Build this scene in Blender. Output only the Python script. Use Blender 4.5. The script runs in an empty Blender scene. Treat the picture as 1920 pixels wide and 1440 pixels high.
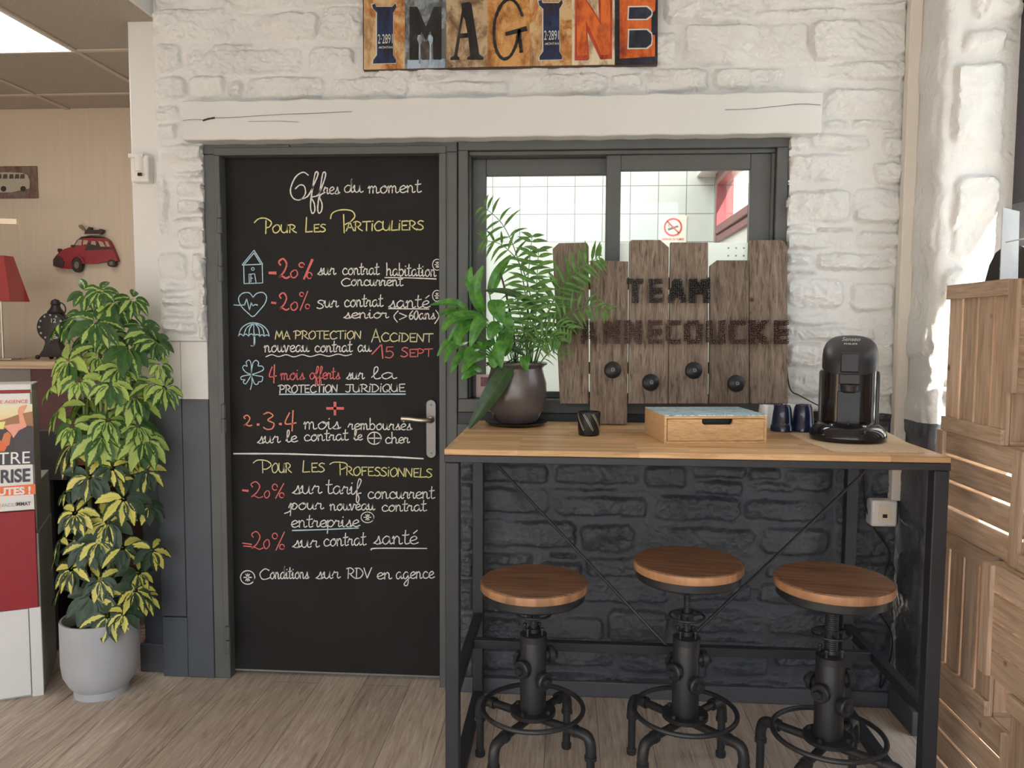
import bpy, bmesh, math, random
import numpy as np
from mathutils import Vector, Matrix
random.seed(7)
RNG = np.random.RandomState(11)
SC = bpy.context.scene
COL = SC.collection
PI = math.pi

# ------------------------------------------------------------------ camera
FPX, PITCH, YAW, ROLL = 1475.0, 0.0715, 0.0698, 0.0051
CAM = Vector((1.3207, -2.9325, 1.394))
def cam_axes():
    cy, sy = math.cos(YAW), math.sin(YAW)
    f = Vector((-sy*math.cos(PITCH), cy*math.cos(PITCH), -math.sin(PITCH)))
    r = Vector((cy, sy, 0)); u = r.cross(f)
    c, s = math.cos(ROLL), math.sin(ROLL)
    return c*r + s*u, -s*r + c*u, f
CR, CU, CF = cam_axes()
cd = bpy.data.cameras.new('camera')
cd.sensor_width = 36; cd.lens = FPX/1920*36; cd.clip_start = 0.05; cd.clip_end = 100
cam = bpy.data.objects.new('camera', cd); COL.objects.link(cam)
cam.matrix_world = Matrix(((CR.x, CU.x, -CF.x, CAM.x), (CR.y, CU.y, -CF.y, CAM.y), (CR.z, CU.z, -CF.z, CAM.z), (0, 0, 0, 1)))
SC.camera = cam

# ------------------------------------------------------------------ world, sun, exposure
SC.view_settings.view_transform = 'Standard'
SC.view_settings.look = 'None'
SC.view_settings.gamma = 1
SC.view_settings.use_curve_mapping = False
SC.view_settings.exposure = 0.0
w = bpy.data.worlds.new('world'); SC.world = w; w.use_nodes = True
nt = w.node_tree; bg = nt.nodes['Background']
tc = nt.nodes.new('ShaderNodeTexCoord'); sp = nt.nodes.new('ShaderNodeSeparateXYZ'); rp = nt.nodes.new('ShaderNodeValToRGB')
nt.links.new(tc.outputs['Generated'], sp.inputs[0]); nt.links.new(sp.outputs['Z'], rp.inputs[0])
rp.color_ramp.elements[0].position = 0.0; rp.color_ramp.elements[0].color = (.40, .41, .42, 1)
rp.color_ramp.elements[1].position = 0.5; rp.color_ramp.elements[1].color = (.75, .875, 1.0, 1)
e = rp.color_ramp.elements.new(0.06); e.color = (.90, .96, 1.0, 1)
nt.links.new(rp.outputs[0], bg.inputs[0]); bg.inputs[1].default_value = 3.3
sd = bpy.data.lights.new('sun', 'SUN'); sd.energy = 34; sd.angle = 0.02; sd.color = (1, .93, .82)
sun = bpy.data.objects.new('sun', sd); COL.objects.link(sun)
sun.rotation_euler = Vector((-1.0, 1.6, -2.0)).to_track_quat('-Z', 'Y').to_euler()
sun.location = (6, -6, 6)

# ------------------------------------------------------------------ helpers
def ray(px, py): return CF + (px-960)/FPX*CR - (py-720)/FPX*CU
def on(px, py, p0, n):
    d = ray(px, py); p0 = Vector(p0); n = Vector(n)
    return CAM + d*((p0-CAM).dot(n)/d.dot(n))
def oy(px, py, y): return on(px, py, (0, y, 0), (0, 1, 0))
def oz(px, py, z): return on(px, py, (0, 0, z), (0, 0, 1))
def ox(px, py, x): return on(px, py, (x, 0, 0), (1, 0, 0))

def cat(pts, n=6, closed=False):
    P = [Vector(p) for p in pts]
    if len(P) < 3 and not closed: return P
    out = []; N = len(P)
    for i in range(N if closed else N-1):
        a, b, c, d = (P[(i-1) % N], P[i], P[(i+1) % N], P[(i+2) % N]) if closed else (P[max(i-1, 0)], P[i], P[i+1], P[min(i+2, N-1)])
        for k in range(n):
            t = k/n
            out.append(.5*((2*b)+(c-a)*t+(2*a-5*b+4*c-d)*t*t+(3*b-a-3*c+d)*t**3))
    if not closed: out.append(P[-1])
    return out

class MB:
    def __init__(s): s.v = []; s.f = []; s.m = []; s.a = []
    def add(s, vs, fs, m=0, att=None):
        o = len(s.v); s.v += [tuple(v) for v in vs]
        s.a += att if att else [(0, 0, 0)]*len(vs)
        for f in fs: s.f.append(tuple(i+o for i in f)); s.m.append(m)
        return s
    def box(s, x0, x1, y0, y1, z0, z1, m=0):
        vs = [(x, y, z) for x in (x0, x1) for y in (y0, y1) for z in (z0, z1)]
        return s.add(vs, [(0, 1, 3, 2), (4, 6, 7, 5), (0, 4, 5, 1), (2, 3, 7, 6), (0, 2, 6, 4), (1, 5, 7, 3)], m)
    def bar(s, a, b, wx, wy, up=(0, 0, 1), m=0):
        a, b = Vector(a), Vector(b); d = (b-a).normalized(); up = Vector(up)
        if abs(d.dot(up)) > .98: up = Vector((0, 1, 0))
        e1 = d.cross(up).normalized(); e2 = e1.cross(d)
        vs = [p+e1*i*wx/2+e2*j*wy/2 for p in (a, b) for i in (-1, 1) for j in (-1, 1)]
        return s.add(vs, [(0, 1, 3, 2), (4, 6, 7, 5), (0, 4, 5, 1), (2, 3, 7, 6), (0, 2, 6, 4), (1, 5, 7, 3)], m)
    def prism(s, poly, depth, m=0):
        """poly: 3D points of the near face; depth: extrusion vector"""
        poly = [Vector(p) for p in poly]; n = len(poly); depth = Vector(depth)
        vs = poly+[p+depth for p in poly]
        fs = [tuple(range(n)), tuple(range(2*n-1, n-1, -1))]+[(i, i+n, (i+1) % n+n, (i+1) % n) for i in range(n)]
        return s.add(vs, fs, m)
    def tube(s, pts, r, n=8, m=0, caps=True, att=None):
        P = [Vector(p) for p in pts]; N = len(P); R = r if hasattr(r, '__len__') else [r]*N
        vs = []; pu = None
        for i in range(N):
            d = (P[min(i+1, N-1)]-P[max(i-1, 0)]).normalized()
            if pu is None:
                up = Vector((0, 0, 1)) if abs(d.z) < .9 else Vector((0, 1, 0))
                pu = d.cross(up).normalized()
            else:
                pu = (pu-d*pu.dot(d)).normalized()
            q = d.cross(pu)
            for k in range(n):
                a = 2*PI*k/n; vs.append(P[i]+(pu*math.cos(a)+q*math.sin(a))*R[i])
        fs = [(i*n+k, i*n+(k+1) % n, (i+1)*n+(k+1) % n, (i+1)*n+k) for i in range(N-1) for k in range(n)]
        if caps: fs += [tuple(range(n-1, -1, -1)), tuple((N-1)*n+k for k in range(n))]
        return s.add(vs, fs, m, [att]*len(vs) if att else None)
    def lathe(s, prof, c=(0, 0, 0), n=32, m=0, axis=(0, 0, 1), sx=1, sy=1, a0=0):
        c = Vector(c); ax = Vector(axis).normalized()
        e1 = ax.orthogonal().normalized() if abs(ax.z) < .999 else Vector((1, 0, 0)); e2 = ax.cross(e1)
        vs = []; fs = []
        for (r, z) in prof:
            for k in range(n):
                a = 2*PI*k/n+a0; vs.append(c+ax*z+e1*max(r, 1e-5)*math.cos(a)*sx+e2*max(r, 1e-5)*math.sin(a)*sy)
        for i in range(len(prof)-1):
            for k in range(n): fs.append((i*n+k, i*n+(k+1) % n, (i+1)*n+(k+1) % n, (i+1)*n+k))
        fs += [tuple(range(n-1, -1, -1)), tuple((len(prof)-1)*n+k for k in range(n))]
        return s.add(vs, fs, m)
    def ball(s, c, r, n=12, m=0, sz=1.0):
        k = max(5, n//2)
        return s.lathe([(r*math.sin(PI*i/k), -r*sz*math.cos(PI*i/k)) for i in range(k+1)], c, n, m)
    def torus(s, c, R, r, n=40, k=8, m=0, axis=(0, 0, 1)):
        c = Vector(c); ax = Vector(axis).normalized(); e1 = ax.orthogonal().normalized(); e2 = ax.cross(e1)
        vs = []; fs = []
        for i in range(n):
            a = 2*PI*i/n; d = e1*math.cos(a)+e2*math.sin(a)
            for j in range(k):
                b = 2*PI*j/k; vs.append(c+d*(R+r*math.cos(b))+ax*r*math.sin(b))
        for i in range(n):
            for j in range(k): fs.append((i*k+j, ((i+1) % n)*k+j, ((i+1) % n)*k+(j+1) % k, i*k+(j+1) % k))
        return s.add(vs, fs, m)
    def ribbon(s, pts, wid, nrm, m=0):
        P = [Vector(p) for p in pts]; N = len(P); nrm = Vector(nrm); vs = []
        if N < 2: return s
        for i in range(N):
            d = (P[min(i+1, N-1)]-P[max(i-1, 0)])
            if d.length < 1e-7: d = Vector((1, 0, 0))
            t = d.normalized().cross(nrm).normalized(); ww = wid*(.8+.35*random.random())/2
            if i == 0: p = P[i]-d.normalized()*wid*.3
            elif i == N-1: p = P[i]+d.normalized()*wid*.3
            else: p = P[i]
            vs += [p-t*ww, p+t*ww]
        return s.add(vs, [(2*i, 2*i+1, 2*i+3, 2*i+2) for i in range(N-1)], m)
    def leaf(s, base, d, nrm, L, W, droop=.5, segs=6, m=0, var=0.0, fold=.12, shape=1.0, tip=.9):
        """a leaf blade: bends under gravity, folded slightly along its midrib"""
        p = Vector(base); d = Vector(d).normalized(); nrm = Vector(nrm); vs = []; at = []; step = L/segs; rnd = random.random()
        for i in range(segs+1):
            t = i/segs
            side = d.cross(nrm)
            if side.length < 1e-4: side = d.orthogonal()
            side.normalize(); nn = side.cross(d).normalized()
            ww = W/2*max(.03, math.sin(PI*min(1, (t**shape)*tip+.04)))
            for u in (-1, -.5, 0, .5, 1):
                vs.append(p+side*ww*u+nn*(abs(u)*ww*fold*2)); at.append((u*.5+.5, t, var+.1*(rnd-.5)))
            d = (d+Vector((0, 0, -1))*droop/segs).normalized(); p = p+d*step
        fs = [(i*5+k, i*5+k+1, (i+1)*5+k+1, (i+1)*5+k) for i in range(segs) for k in range(4)]
        return s.add(vs, fs, m, at)
    def build(s, name, mats, parent=None, smooth=True, bevel=0, angle=35, subsurf=0, attr=False, kind=None):
        me = bpy.data.meshes.new(name)
        o = bpy.data.objects.new(name, me); COL.objects.link(o)
        off = Vector((0, 0, 0))
        if parent is not None:
            o.parent = parent; q = parent
            while q is not None: off += q.location; q = q.parent
            R = parent
            while R.parent is not None: R = R.parent
            rot = R.rotation_euler.to_matrix().inverted() if R.rotation_euler.z else None
        else: rot = None
        vs = [Vector(v)-off for v in s.v]
        if rot: vs = [rot @ v for v in vs]
        me.from_pydata([tuple(v) for v in vs], [], s.f)
        for mt in (mats if isinstance(mats, (list, tuple)) else [mats]): me.materials.append(mt)
        me.polygons.foreach_set('material_index', s.m)
        if attr:
            ca = me.color_attributes.new('leafuv', 'FLOAT_COLOR', 'POINT')
            ca.data.foreach_set('color', [x for a in s.a for x in (a[0], a[1], a[2], 1)])
        bm = bmesh.new(); bm.from_mesh(me)
        if not attr: bmesh.ops.recalc_face_normals(bm, faces=bm.faces)
        bm.to_mesh(me); bm.free()
        if smooth:
            me.polygons.foreach_set('use_smooth', [True]*len(me.polygons)); me.set_sharp_from_angle(angle=math.radians(angle))
        if bevel:
            b = o.modifiers.new('bevel', 'BEVEL'); b.width = bevel; b.segments = 2; b.limit_method = 'ANGLE'; b.angle_limit = math.radians(50)
        if subsurf:
            b = o.modifiers.new('sub', 'SUBSURF'); b.levels = subsurf; b.render_levels = subsurf
        if kind: o['kind'] = kind
        me.update()
        return o

def tag(o, label, cat_, group=None):
    o['label'] = label; o['category'] = cat_
    if group: o['group'] = group
    return o
def thing(name, loc, label=None, cat_=None, group=None, kind=None):
    o = bpy.data.objects.new(name, None); COL.objects.link(o); o.location = loc; o.empty_display_size = .05
    if label: tag(o, label, cat_, group)
    if kind: o['kind'] = kind
    bpy.context.view_layer.update()
    return o
def copy_tree(o, parent=None):
    c = o.copy(); COL.objects.link(c)
    if parent is not None: c.parent = parent
    for ch in list(o.children): copy_tree(ch, c)
    return c

# ------------------------------------------------------------------ materials
def lin(c): return tuple(((x/255)/12.92 if x/255 <= .04045 else ((x/255+.055)/1.055)**2.4) for x in c)
def K(r, g, b, k=1/.80): return tuple(min(.88, x*k) for x in lin((r, g, b)))
class N:
    def __init__(s, name):
        s.mat = bpy.data.materials.new(name); s.mat.use_nodes = True; s.t = s.mat.node_tree; s.t.nodes.clear()
        s.out = s.n('OutputMaterial'); s.b = s.n('BsdfPrincipled'); s.l(s.b, 0, s.out, 0)
    def n(s, typ, **kw):
        x = s.t.nodes.new('ShaderNode'+typ)
        for k, v in kw.items(): setattr(x, k, v)
        return x
    def l(s, a, ai, b, bi): s.t.links.new(a.outputs[ai], b.inputs[bi])
    def coord(s, scale=(1, 1, 1), rot=(0, 0, 0), kind='Object', loc=(0, 0, 0), rnd=False):
        t = s.n('TexCoord'); m = s.n('Mapping'); m.inputs['Scale'].default_value = scale; m.inputs['Rotation'].default_value = rot; m.inputs['Location'].default_value = loc
        s.l(t, kind, m, 0)
        if rnd:
            oi = s.n('ObjectInfo'); mu = s.n('VectorMath', operation='SCALE'); mu.inputs[0].default_value = (37, 91, 53); s.l(oi, 'Random', mu, 'Scale')
            ad = s.n('VectorMath', operation='ADD'); s.l(m, 0, ad, 0); s.l(mu, 0, ad, 1); return ad
        return m
    def noise(s, vec, scale=5, detail=4, rough=.55, dist=0):
        x = s.n('TexNoise'); x.inputs['Scale'].default_value = scale; x.inputs['Detail'].default_value = detail; x.inputs['Roughness'].default_value = rough; x.inputs['Distortion'].default_value = dist
        if vec: s.l(vec, 0, x, 'Vector')
        return x
    def ramp(s, src, stops, out='Fac'):
        r = s.n('ValToRGB'); els = r.color_ramp.elements
        while len(els) < len(stops): els.new(.5)
        for el, (p, c) in zip(els, stops): el.position = p; el.color = (*c, 1) if len(c) == 3 else c
        s.l(src, out, r, 0); return r
    def mix(s, fac, a, b, mode='MIX'):
        x = s.n('Mix', data_type='RGBA', blend_type=mode)
        for i, v in ((0, fac), (6, a), (7, b)):
            if isinstance(v, (int, float)): x.inputs[i].default_value = v
            elif isinstance(v, tuple) and not isinstance(v[0], bpy.types.Node): x.inputs[i].default_value = (*v[:3], 1)
            else: s.t.links.new(v[0].outputs[v[1]], x.inputs[i])
        return x
    def bump(s, src, out, strength=.3, dist=.01, chain=None):
        b = s.n('Bump'); b.inputs['Strength'].default_value = strength; b.inputs['Distance'].default_value = dist
        s.l(src, out, b, 'Height')
        if chain: s.l(chain, 0, b, 'Normal')
        s.l(b, 0, s.b, 'Normal'); return b
    def set(s, color=None, rough=None, metal=None, spec=None, **kw):
        if color is not None: s.b.inputs['Base Color'].default_value = (*color, 1)
        if rough is not None: s.b.inputs['Roughness'].default_value = rough
        if metal is not None: s.b.inputs['Metallic'].default_value = metal
        if spec is not None: s.b.inputs['Specular IOR Level'].default_value = spec
        for k, v in kw.items(): s.b.inputs[k.replace('_', ' ')].default_value = v
        return s

def plain(name, c, rough=.5, metal=0, spec=.5, var=.08, scale=8, bump=0, bscale=60, **kw):
    m = N(name).set(rough=rough, metal=metal, spec=spec, **kw)
    v = m.coord(); nz = m.noise(v, scale, 3)
    r = m.ramp(nz, [(.3, tuple(x*(1-var) for x in c)), (.7, tuple(min(1, x*(1+var)) for x in c))])
    m.l(r, 0, m.b, 'Base Color')
    if bump: m.bump(m.noise(v, bscale, 4), 'Fac', bump, .004)
    return m.mat
def wood(name, c1, c2, c3, axis='x', scale=1.0, rough=.5, spec=.3, stretch=14, rnd=.25, bump=.15, knots=0, dist=1.2, lines=.25):
    m = N(name).set(rough=rough, spec=spec)
    sc = [stretch*scale]*3; sc['xyz'.index(axis)] = 1.0*scale
    v = m.coord(tuple(sc), rnd=True); nz = m.noise(v, 3.0, 6, .6, dist)
    v2 = m.coord(tuple(x*(1.4 if i == 'xyz'.index(axis) else 5) for i, x in enumerate(sc)), rnd=True); n2 = m.noise(v2, 3.0, 3, .6)
    r = m.ramp(nz, [(.28, c1), (.5, c2), (.72, c3)])
    g = m.ramp(n2, [(.3, (.72, .72, .72)), (.65, (1.08, 1.08, 1.08))])
    x = m.mix(.8, (r, 0), (g, 0), 'MULTIPLY')
    sc3 = [stretch*scale*2.6]*3; sc3['xyz'.index(axis)] = .9*scale
    n3 = m.noise(m.coord(tuple(sc3), rnd=True), 3.0, 2, .5, .6); ln = m.ramp(n3, [(.36, (1-lines,)*3), (.43, (1, 1, 1))]); x = m.mix(1.0, (x, 2), (ln, 0), 'MULTIPLY')
    oi = m.n('ObjectInfo'); rr = m.n('MapRange'); m.l(oi, 'Random', rr, 0); rr.inputs[3].default_value = 1-rnd; rr.inputs[4].default_value = 1+rnd*.4
    cc = m.n('CombineColor'); [m.l(rr, 0, cc, i) for i in range(3)]
    y = m.mix(1.0, (x, 2), (cc, 0), 'MULTIPLY')
    last = y
    if knots:
        vv = m.coord((knots, knots, knots), rnd=True)
        vo = m.n('TexVoronoi'); vo.inputs['Scale'].default_value = 1; m.l(vv, 0, vo, 'Vector')
        kr = m.ramp(vo, [(.0, (.18, .12, .09)), (.05, (.35, .28, .22)), (.085, (1, 1, 1))], 'Distance')
        last = m.mix(1.0, (y, 2), (kr, 0), 'MULTIPLY')
    m.l(last, 2, m.b, 'Base Color')
    if bump: m.bump(n2, 'Fac', bump, .003)
    return m.mat

MT = {}
MT['grey'] = plain('grey_paint', K(78, 80, 79), .5, bump=.05, var=.06)
MT['greydark'] = plain('grey_panel_paint', K(74, 76, 82), .5, bump=.12, bscale=30, var=.06)
MT['white'] = plain('white_paint', (.68, .69, .68), .55, bump=.06, bscale=25, var=.03, scale=3)
MT['whiteplain'] = plain('white_plastic', K(206, 203, 198), .35, var=.02)
MT['trunk'] = plain('trunking_plastic', K(200, 194, 184), .4, var=.02)
MT['black'] = plain('black_metal', K(36, 37, 40), .42, spec=.5, var=.12, bump=.04)
MT['blackpaint'] = plain('black_frame_paint', K(40, 42, 47), .5, var=.08, bump=.04)
MT['gloss'] = plain('gloss_black', K(26, 23, 24), .12, var=.05)
MT['satin'] = plain('satin_black', K(36, 35, 38), .45, var=.05)
MT['board'] = plain('chalkboard_paint', K(30, 29, 29), .7, spec=.25, var=.15, scale=3)
MT['steel'] = plain('brushed_steel', (.23, .22, .21), .5, metal=1, var=.05)
MT['cream'] = plain('cream_plastic', K(215, 200, 175), .4, var=.02)
MT['cable'] = plain('black_cable', K(25, 25, 27), .4, var=.03)
def glassmat(name, tint=(1, 1, 1), refl=.08):
    m = N(name); t = m.n('BsdfTransparent'); t.inputs[0].default_value = (*tint, 1); g = m.n('BsdfGlossy'); g.inputs['Roughness'].default_value = .02
    lw = m.n('LayerWeight'); lw.inputs[0].default_value = .5; pw = m.n('Math', operation='POWER'); m.l(lw, 'Facing', pw, 0); pw.inputs[1].default_value = 5
    fr = m.n('MapRange'); m.l(pw, 0, fr, 0); fr.inputs[3].default_value = .035; fr.inputs[4].default_value = .7
    x = m.n('MixShader'); m.l(fr, 0, x, 0); m.l(t, 0, x, 1); m.l(g, 0, x, 2); m.l(x, 0, m.out, 0); m.t.nodes.remove(m.b)
    return m.mat
MT['glass'] = glassmat('window_glass')
MT['acrylic'] = glassmat('clear_acrylic', (.965, .97, .97))
def emat(name, c, s):
    m = N(name); e_ = m.n('Emission'); e_.inputs[0].default_value = (*c, 1); e_.inputs[1].default_value = s; m.l(e_, 0, m.out, 0); m.t.nodes.remove(m.b); return m.mat
def chalk(name, c):
    m = N(name).set(rough=.9, spec=.1); v = m.coord(); nz = m.noise(v, 260, 3, .7)
    r = m.ramp(nz, [(.30, tuple(x*.5 for x in c)), (.5, c)]); m.l(r, 0, m.b, 'Base Color'); return m.mat
CH = [chalk('chalk_white', K(214, 212, 208)), chalk('chalk_yellow', K(208, 204, 142)), chalk('chalk_red', K(206, 108, 108)), chalk('chalk_blue', K(170, 200, 214)), chalk('chalk_orange', K(214, 134, 112)), chalk('chalk_pale', K(206, 202, 160))]

# ------------------------------------------------------------------ numpy noise for the masonry
_perm = RNG.rand(256, 256)*2*PI
def perlin(x, y):
    xi = np.floor(x).astype(int); yi = np.floor(y).astype(int); fx = x-xi; fy = y-yi
    def g(ix, iy, dx, dy):
        a = _perm[ix & 255, iy & 255]; return np.cos(a)*dx+np.sin(a)*dy
    u = fx*fx*fx*(fx*(fx*6-15)+10); v = fy*fy*fy*(fy*(fy*6-15)+10)
    a = g(xi, yi, fx, fy); b = g(xi+1, yi, fx-1, fy); c = g(xi, yi+1, fx, fy-1); d = g(xi+1, yi+1, fx-1, fy-1)
    return (a*(1-u)+b*u)*(1-v)+(c*(1-u)+d*u)*v
def fbm(x, y, o=4, ridged=False, gain=.5):
    t = np.zeros_like(x); a = 1.0
    for i in range(o):
        n = perlin(x*2**i+17.3*i, y*2**i-9.1*i)
        t += a*((1-2*np.abs(n))-.6 if ridged else n); a *= gain
    return t
def stone_field(X, Z, stones, seed=3):
    """relief of painted rubble masonry, metres proud of the mortar"""
    rs = np.random.RandomState(seed)
    wx = X+.011*fbm(X*9, Z*9, 3)+.004*fbm(X*40, Z*40, 2); wz = Z+.009*fbm(X*9+31, Z*9+7, 3)+.003*fbm(X*40+9, Z*40, 2)
    h = .0016*fbm(X*24, Z*24, 3)
    for (x0, x1, z0, z1) in stones:
        cx, cz, hx, hz = (x0+x1)/2, (z0+z1)/2, (x1-x0)/2-.002, (z1-z0)/2-.002
        H = .008+.009*rs.rand(); amp = .004+.007*rs.rand(); tx, tz = rs.randn(2)*.02
        rr = min(.03, hx*.6, hz*.6); ox_, oz_ = rs.rand(2)*60; aspect = rs.choice([1, 1, 2.2]); skew = rs.randn()*.6; rid = rs.rand() < .6
        m = (X > x0-.05) & (X < x1+.05) & (Z > z0-.05) & (Z < z1+.05)
        if not m.any(): continue
        dx = np.abs(wx[m]-cx)-hx+rr; dz = np.abs(wz[m]-cz)-hz+rr
        d = np.minimum(np.maximum(dx, dz), 0)+np.sqrt(np.maximum(dx, 0)**2+np.maximum(dz, 0)**2)-rr
        t = np.clip((-d+.004+.004*fbm(X[m]*60, Z[m]*60, 2))/.015, 0, 1); t = t*t*(3-2*t)
        xx, zz = X[m], Z[m]; u = xx*17+skew*zz*17+ox_; v = zz*17*aspect+oz_
        s_ = fbm(u, v, 5, rid, .66)*amp+(xx-cx)*tx+(zz-cz)*tz
        fac = np.full(xx.shape, .012); wob = .004*fbm(xx*30+ox_, zz*30, 3)
        for _k in range(7):
            px0, pz0 = x0+(x1-x0)*rs.rand(), z0+(z1-z0)*rs.rand(); ga, gb = rs.randn()*.13, rs.randn()*.20
            fac = np.minimum(fac, .006*rs.rand()+ga*(xx-px0)+gb*(zz-pz0)+wob)
        fac = fac-np.percentile(fac, 55); s_ = s_*.8+np.clip(fac, -.008, .012)
        hh = t*(H+s_); h[m] = np.where(t > 0, np.maximum(h[m], hh), h[m])
    return h
def grid_mesh(name, P, mask, mats, kind='structure', back=None):
    """P: (nz,nx,3) vertices, mask: (nz-1,nx-1) cells kept; open edges get a lip going `back`"""
    nz, nx = P.shape[:2]; idx = np.arange(nz*nx).reshape(nz, nx)
    q = np.stack([idx[:-1, :-1], idx[:-1, 1:], idx[1:, 1:], idx[1:, :-1]], -1)[mask]
    used = np.zeros(nz*nx, bool); used[q.ravel()] = True; remap = np.cumsum(used)-1; q = remap[q]; V = P.reshape(-1, 3)[used]
    me = bpy.data.meshes.new(name); me.vertices.add(len(V)); me.vertices.foreach_set('co', V.ravel())
    me.loops.add(q.size); me.loops.foreach_set('vertex_index', q.ravel().astype(np.int32))
    me.polygons.add(len(q)); me.polygons.foreach_set('loop_start', np.arange(0, q.size, 4, dtype=np.int32)); me.polygons.foreach_set('loop_total', np.full(len(q), 4, np.int32))
    me.update(calc_edges=True); me.validate()
    if back is not None:
        bm = bmesh.new(); bm.from_mesh(me); be = [e_ for e_ in bm.edges if e_.is_boundary]
        r = bmesh.ops.extrude_edge_only(bm, edges=be)
        for g in r['geom']:
            if isinstance(g, bmesh.types.BMVert): g.co = back(g.co)
        bm.to_mesh(me); bm.free()
    me.polygons.foreach_set('use_smooth', [True]*len(me.polygons)); me.set_sharp_from_angle(angle=math.radians(50))
    for m in mats: me.materials.append(m)
    o = bpy.data.objects.new(name, me); COL.objects.link(o); o['kind'] = kind
    return o
def masonry_mat(name, zline=1.092):
    m = N(name).set(spec=.4)
    g = m.n('NewGeometry'); s = m.n('SeparateXYZ'); m.l(g, 'Position', s, 0); v = m.coord()
    nz = m.noise(v, 14, 3); a = m.n('MapRange'); m.l(nz, 'Fac', a, 0); a.inputs[3].default_value = -.008; a.inputs[4].default_value = .008
    z = m.n('Math', operation='ADD'); m.l(s, 'Z', z, 0); m.l(a, 0, z, 1)
    gt = m.n('Math', operation='GREATER_THAN'); m.l(z, 0, gt, 0); gt.inputs[1].default_value = zline
    n2 = m.noise(v, 6, 4)
    wh = m.ramp(n2, [(.3, (.70, .71, .70)), (.7, (.77, .78, .77))]); dk = m.ramp(n2, [(.3, K(62, 65, 71)), (.7, K(74, 77, 83))])
    x = m.mix((gt, 0), (dk, 0), (wh, 0)); m.l(x, 2, m.b, 'Base Color')
    r = m.n('MapRange'); m.l(gt, 0, r, 0); r.inputs[3].default_value = .30; r.inputs[4].default_value = .55; m.l(r, 0, m.b, 'Roughness')
    nr = m.noise(v, 20, 5, .6, .8); nr.noise_type = 'RIDGED_MULTIFRACTAL'; nr.normalize = True
    msk = m.ramp(m.noise(v, 4, 2), [(.38, (.15,)*3), (.62, (1, 1, 1))]); mm = m.n('Math', operation='MULTIPLY'); m.l(nr, 'Fac', mm, 0); m.l(msk, 0, mm, 1)
    b0 = m.n('Bump'); b0.inputs['Strength'].default_value = .8; b0.inputs['Distance'].default_value = .012; m.l(mm, 0, b0, 'Height')
    b1 = m.bump(m.noise(v, 48, 6, .7), 'Fac', .7, .007, chain=b0)
    return m.mat

# ================================================================== THE SETTING
# ---- floor
m = N('floor_vinyl').set(rough=.42, spec=.35)
v = m.coord(rot=(0, 0, PI/2)); br = m.n('TexBrick', offset=.37); m.l(v, 0, br, 'Vector')
for k_, x in (('Color1', (.25, .25, .25, 1)), ('Color2', (.85, .85, .85, 1)), ('Mortar', (0, 0, 0, 1)), ('Scale', 1), ('Mortar Size', .0012), ('Brick Width', 1.22), ('Row Height', .18), ('Bias', 0)): br.inputs[k_].default_value = x
gr = m.noise(m.coord((16, 1.5, 1)), 2.2, 7, .62, 1.6); gc = m.ramp(gr, [(.25, K(128, 112, 100)), (.42, K(172, 158, 144)), (.58, K(190, 178, 166)), (.78, K(206, 198, 190))])
pl = m.ramp(br, [(.0, (.35, .32, .3)), (.12, (.80, .78, .77)), (.5, (.95, .94, .93)), (.9, (1.1, 1.1, 1.1))], 'Color')
x = m.mix(1.0, (gc, 0), (pl, 0), 'MULTIPLY')
fine = m.ramp(m.noise(m.coord((90, 5, 1)), 2, 4, .6), [(.35, (.84, .82, .81)), (.6, (1.05, 1.05, 1.05))]); y = m.mix(.8, (x, 2), (fine, 0), 'MULTIPLY')
m.l(y, 2, m.b, 'Base Color'); m.bump(gr, 'Fac', .08, .003)
MB().box(-4.5, 3.2, -6, 1.6, -.08, 0).build('floor', m.mat, kind='structure', smooth=False)

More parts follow.
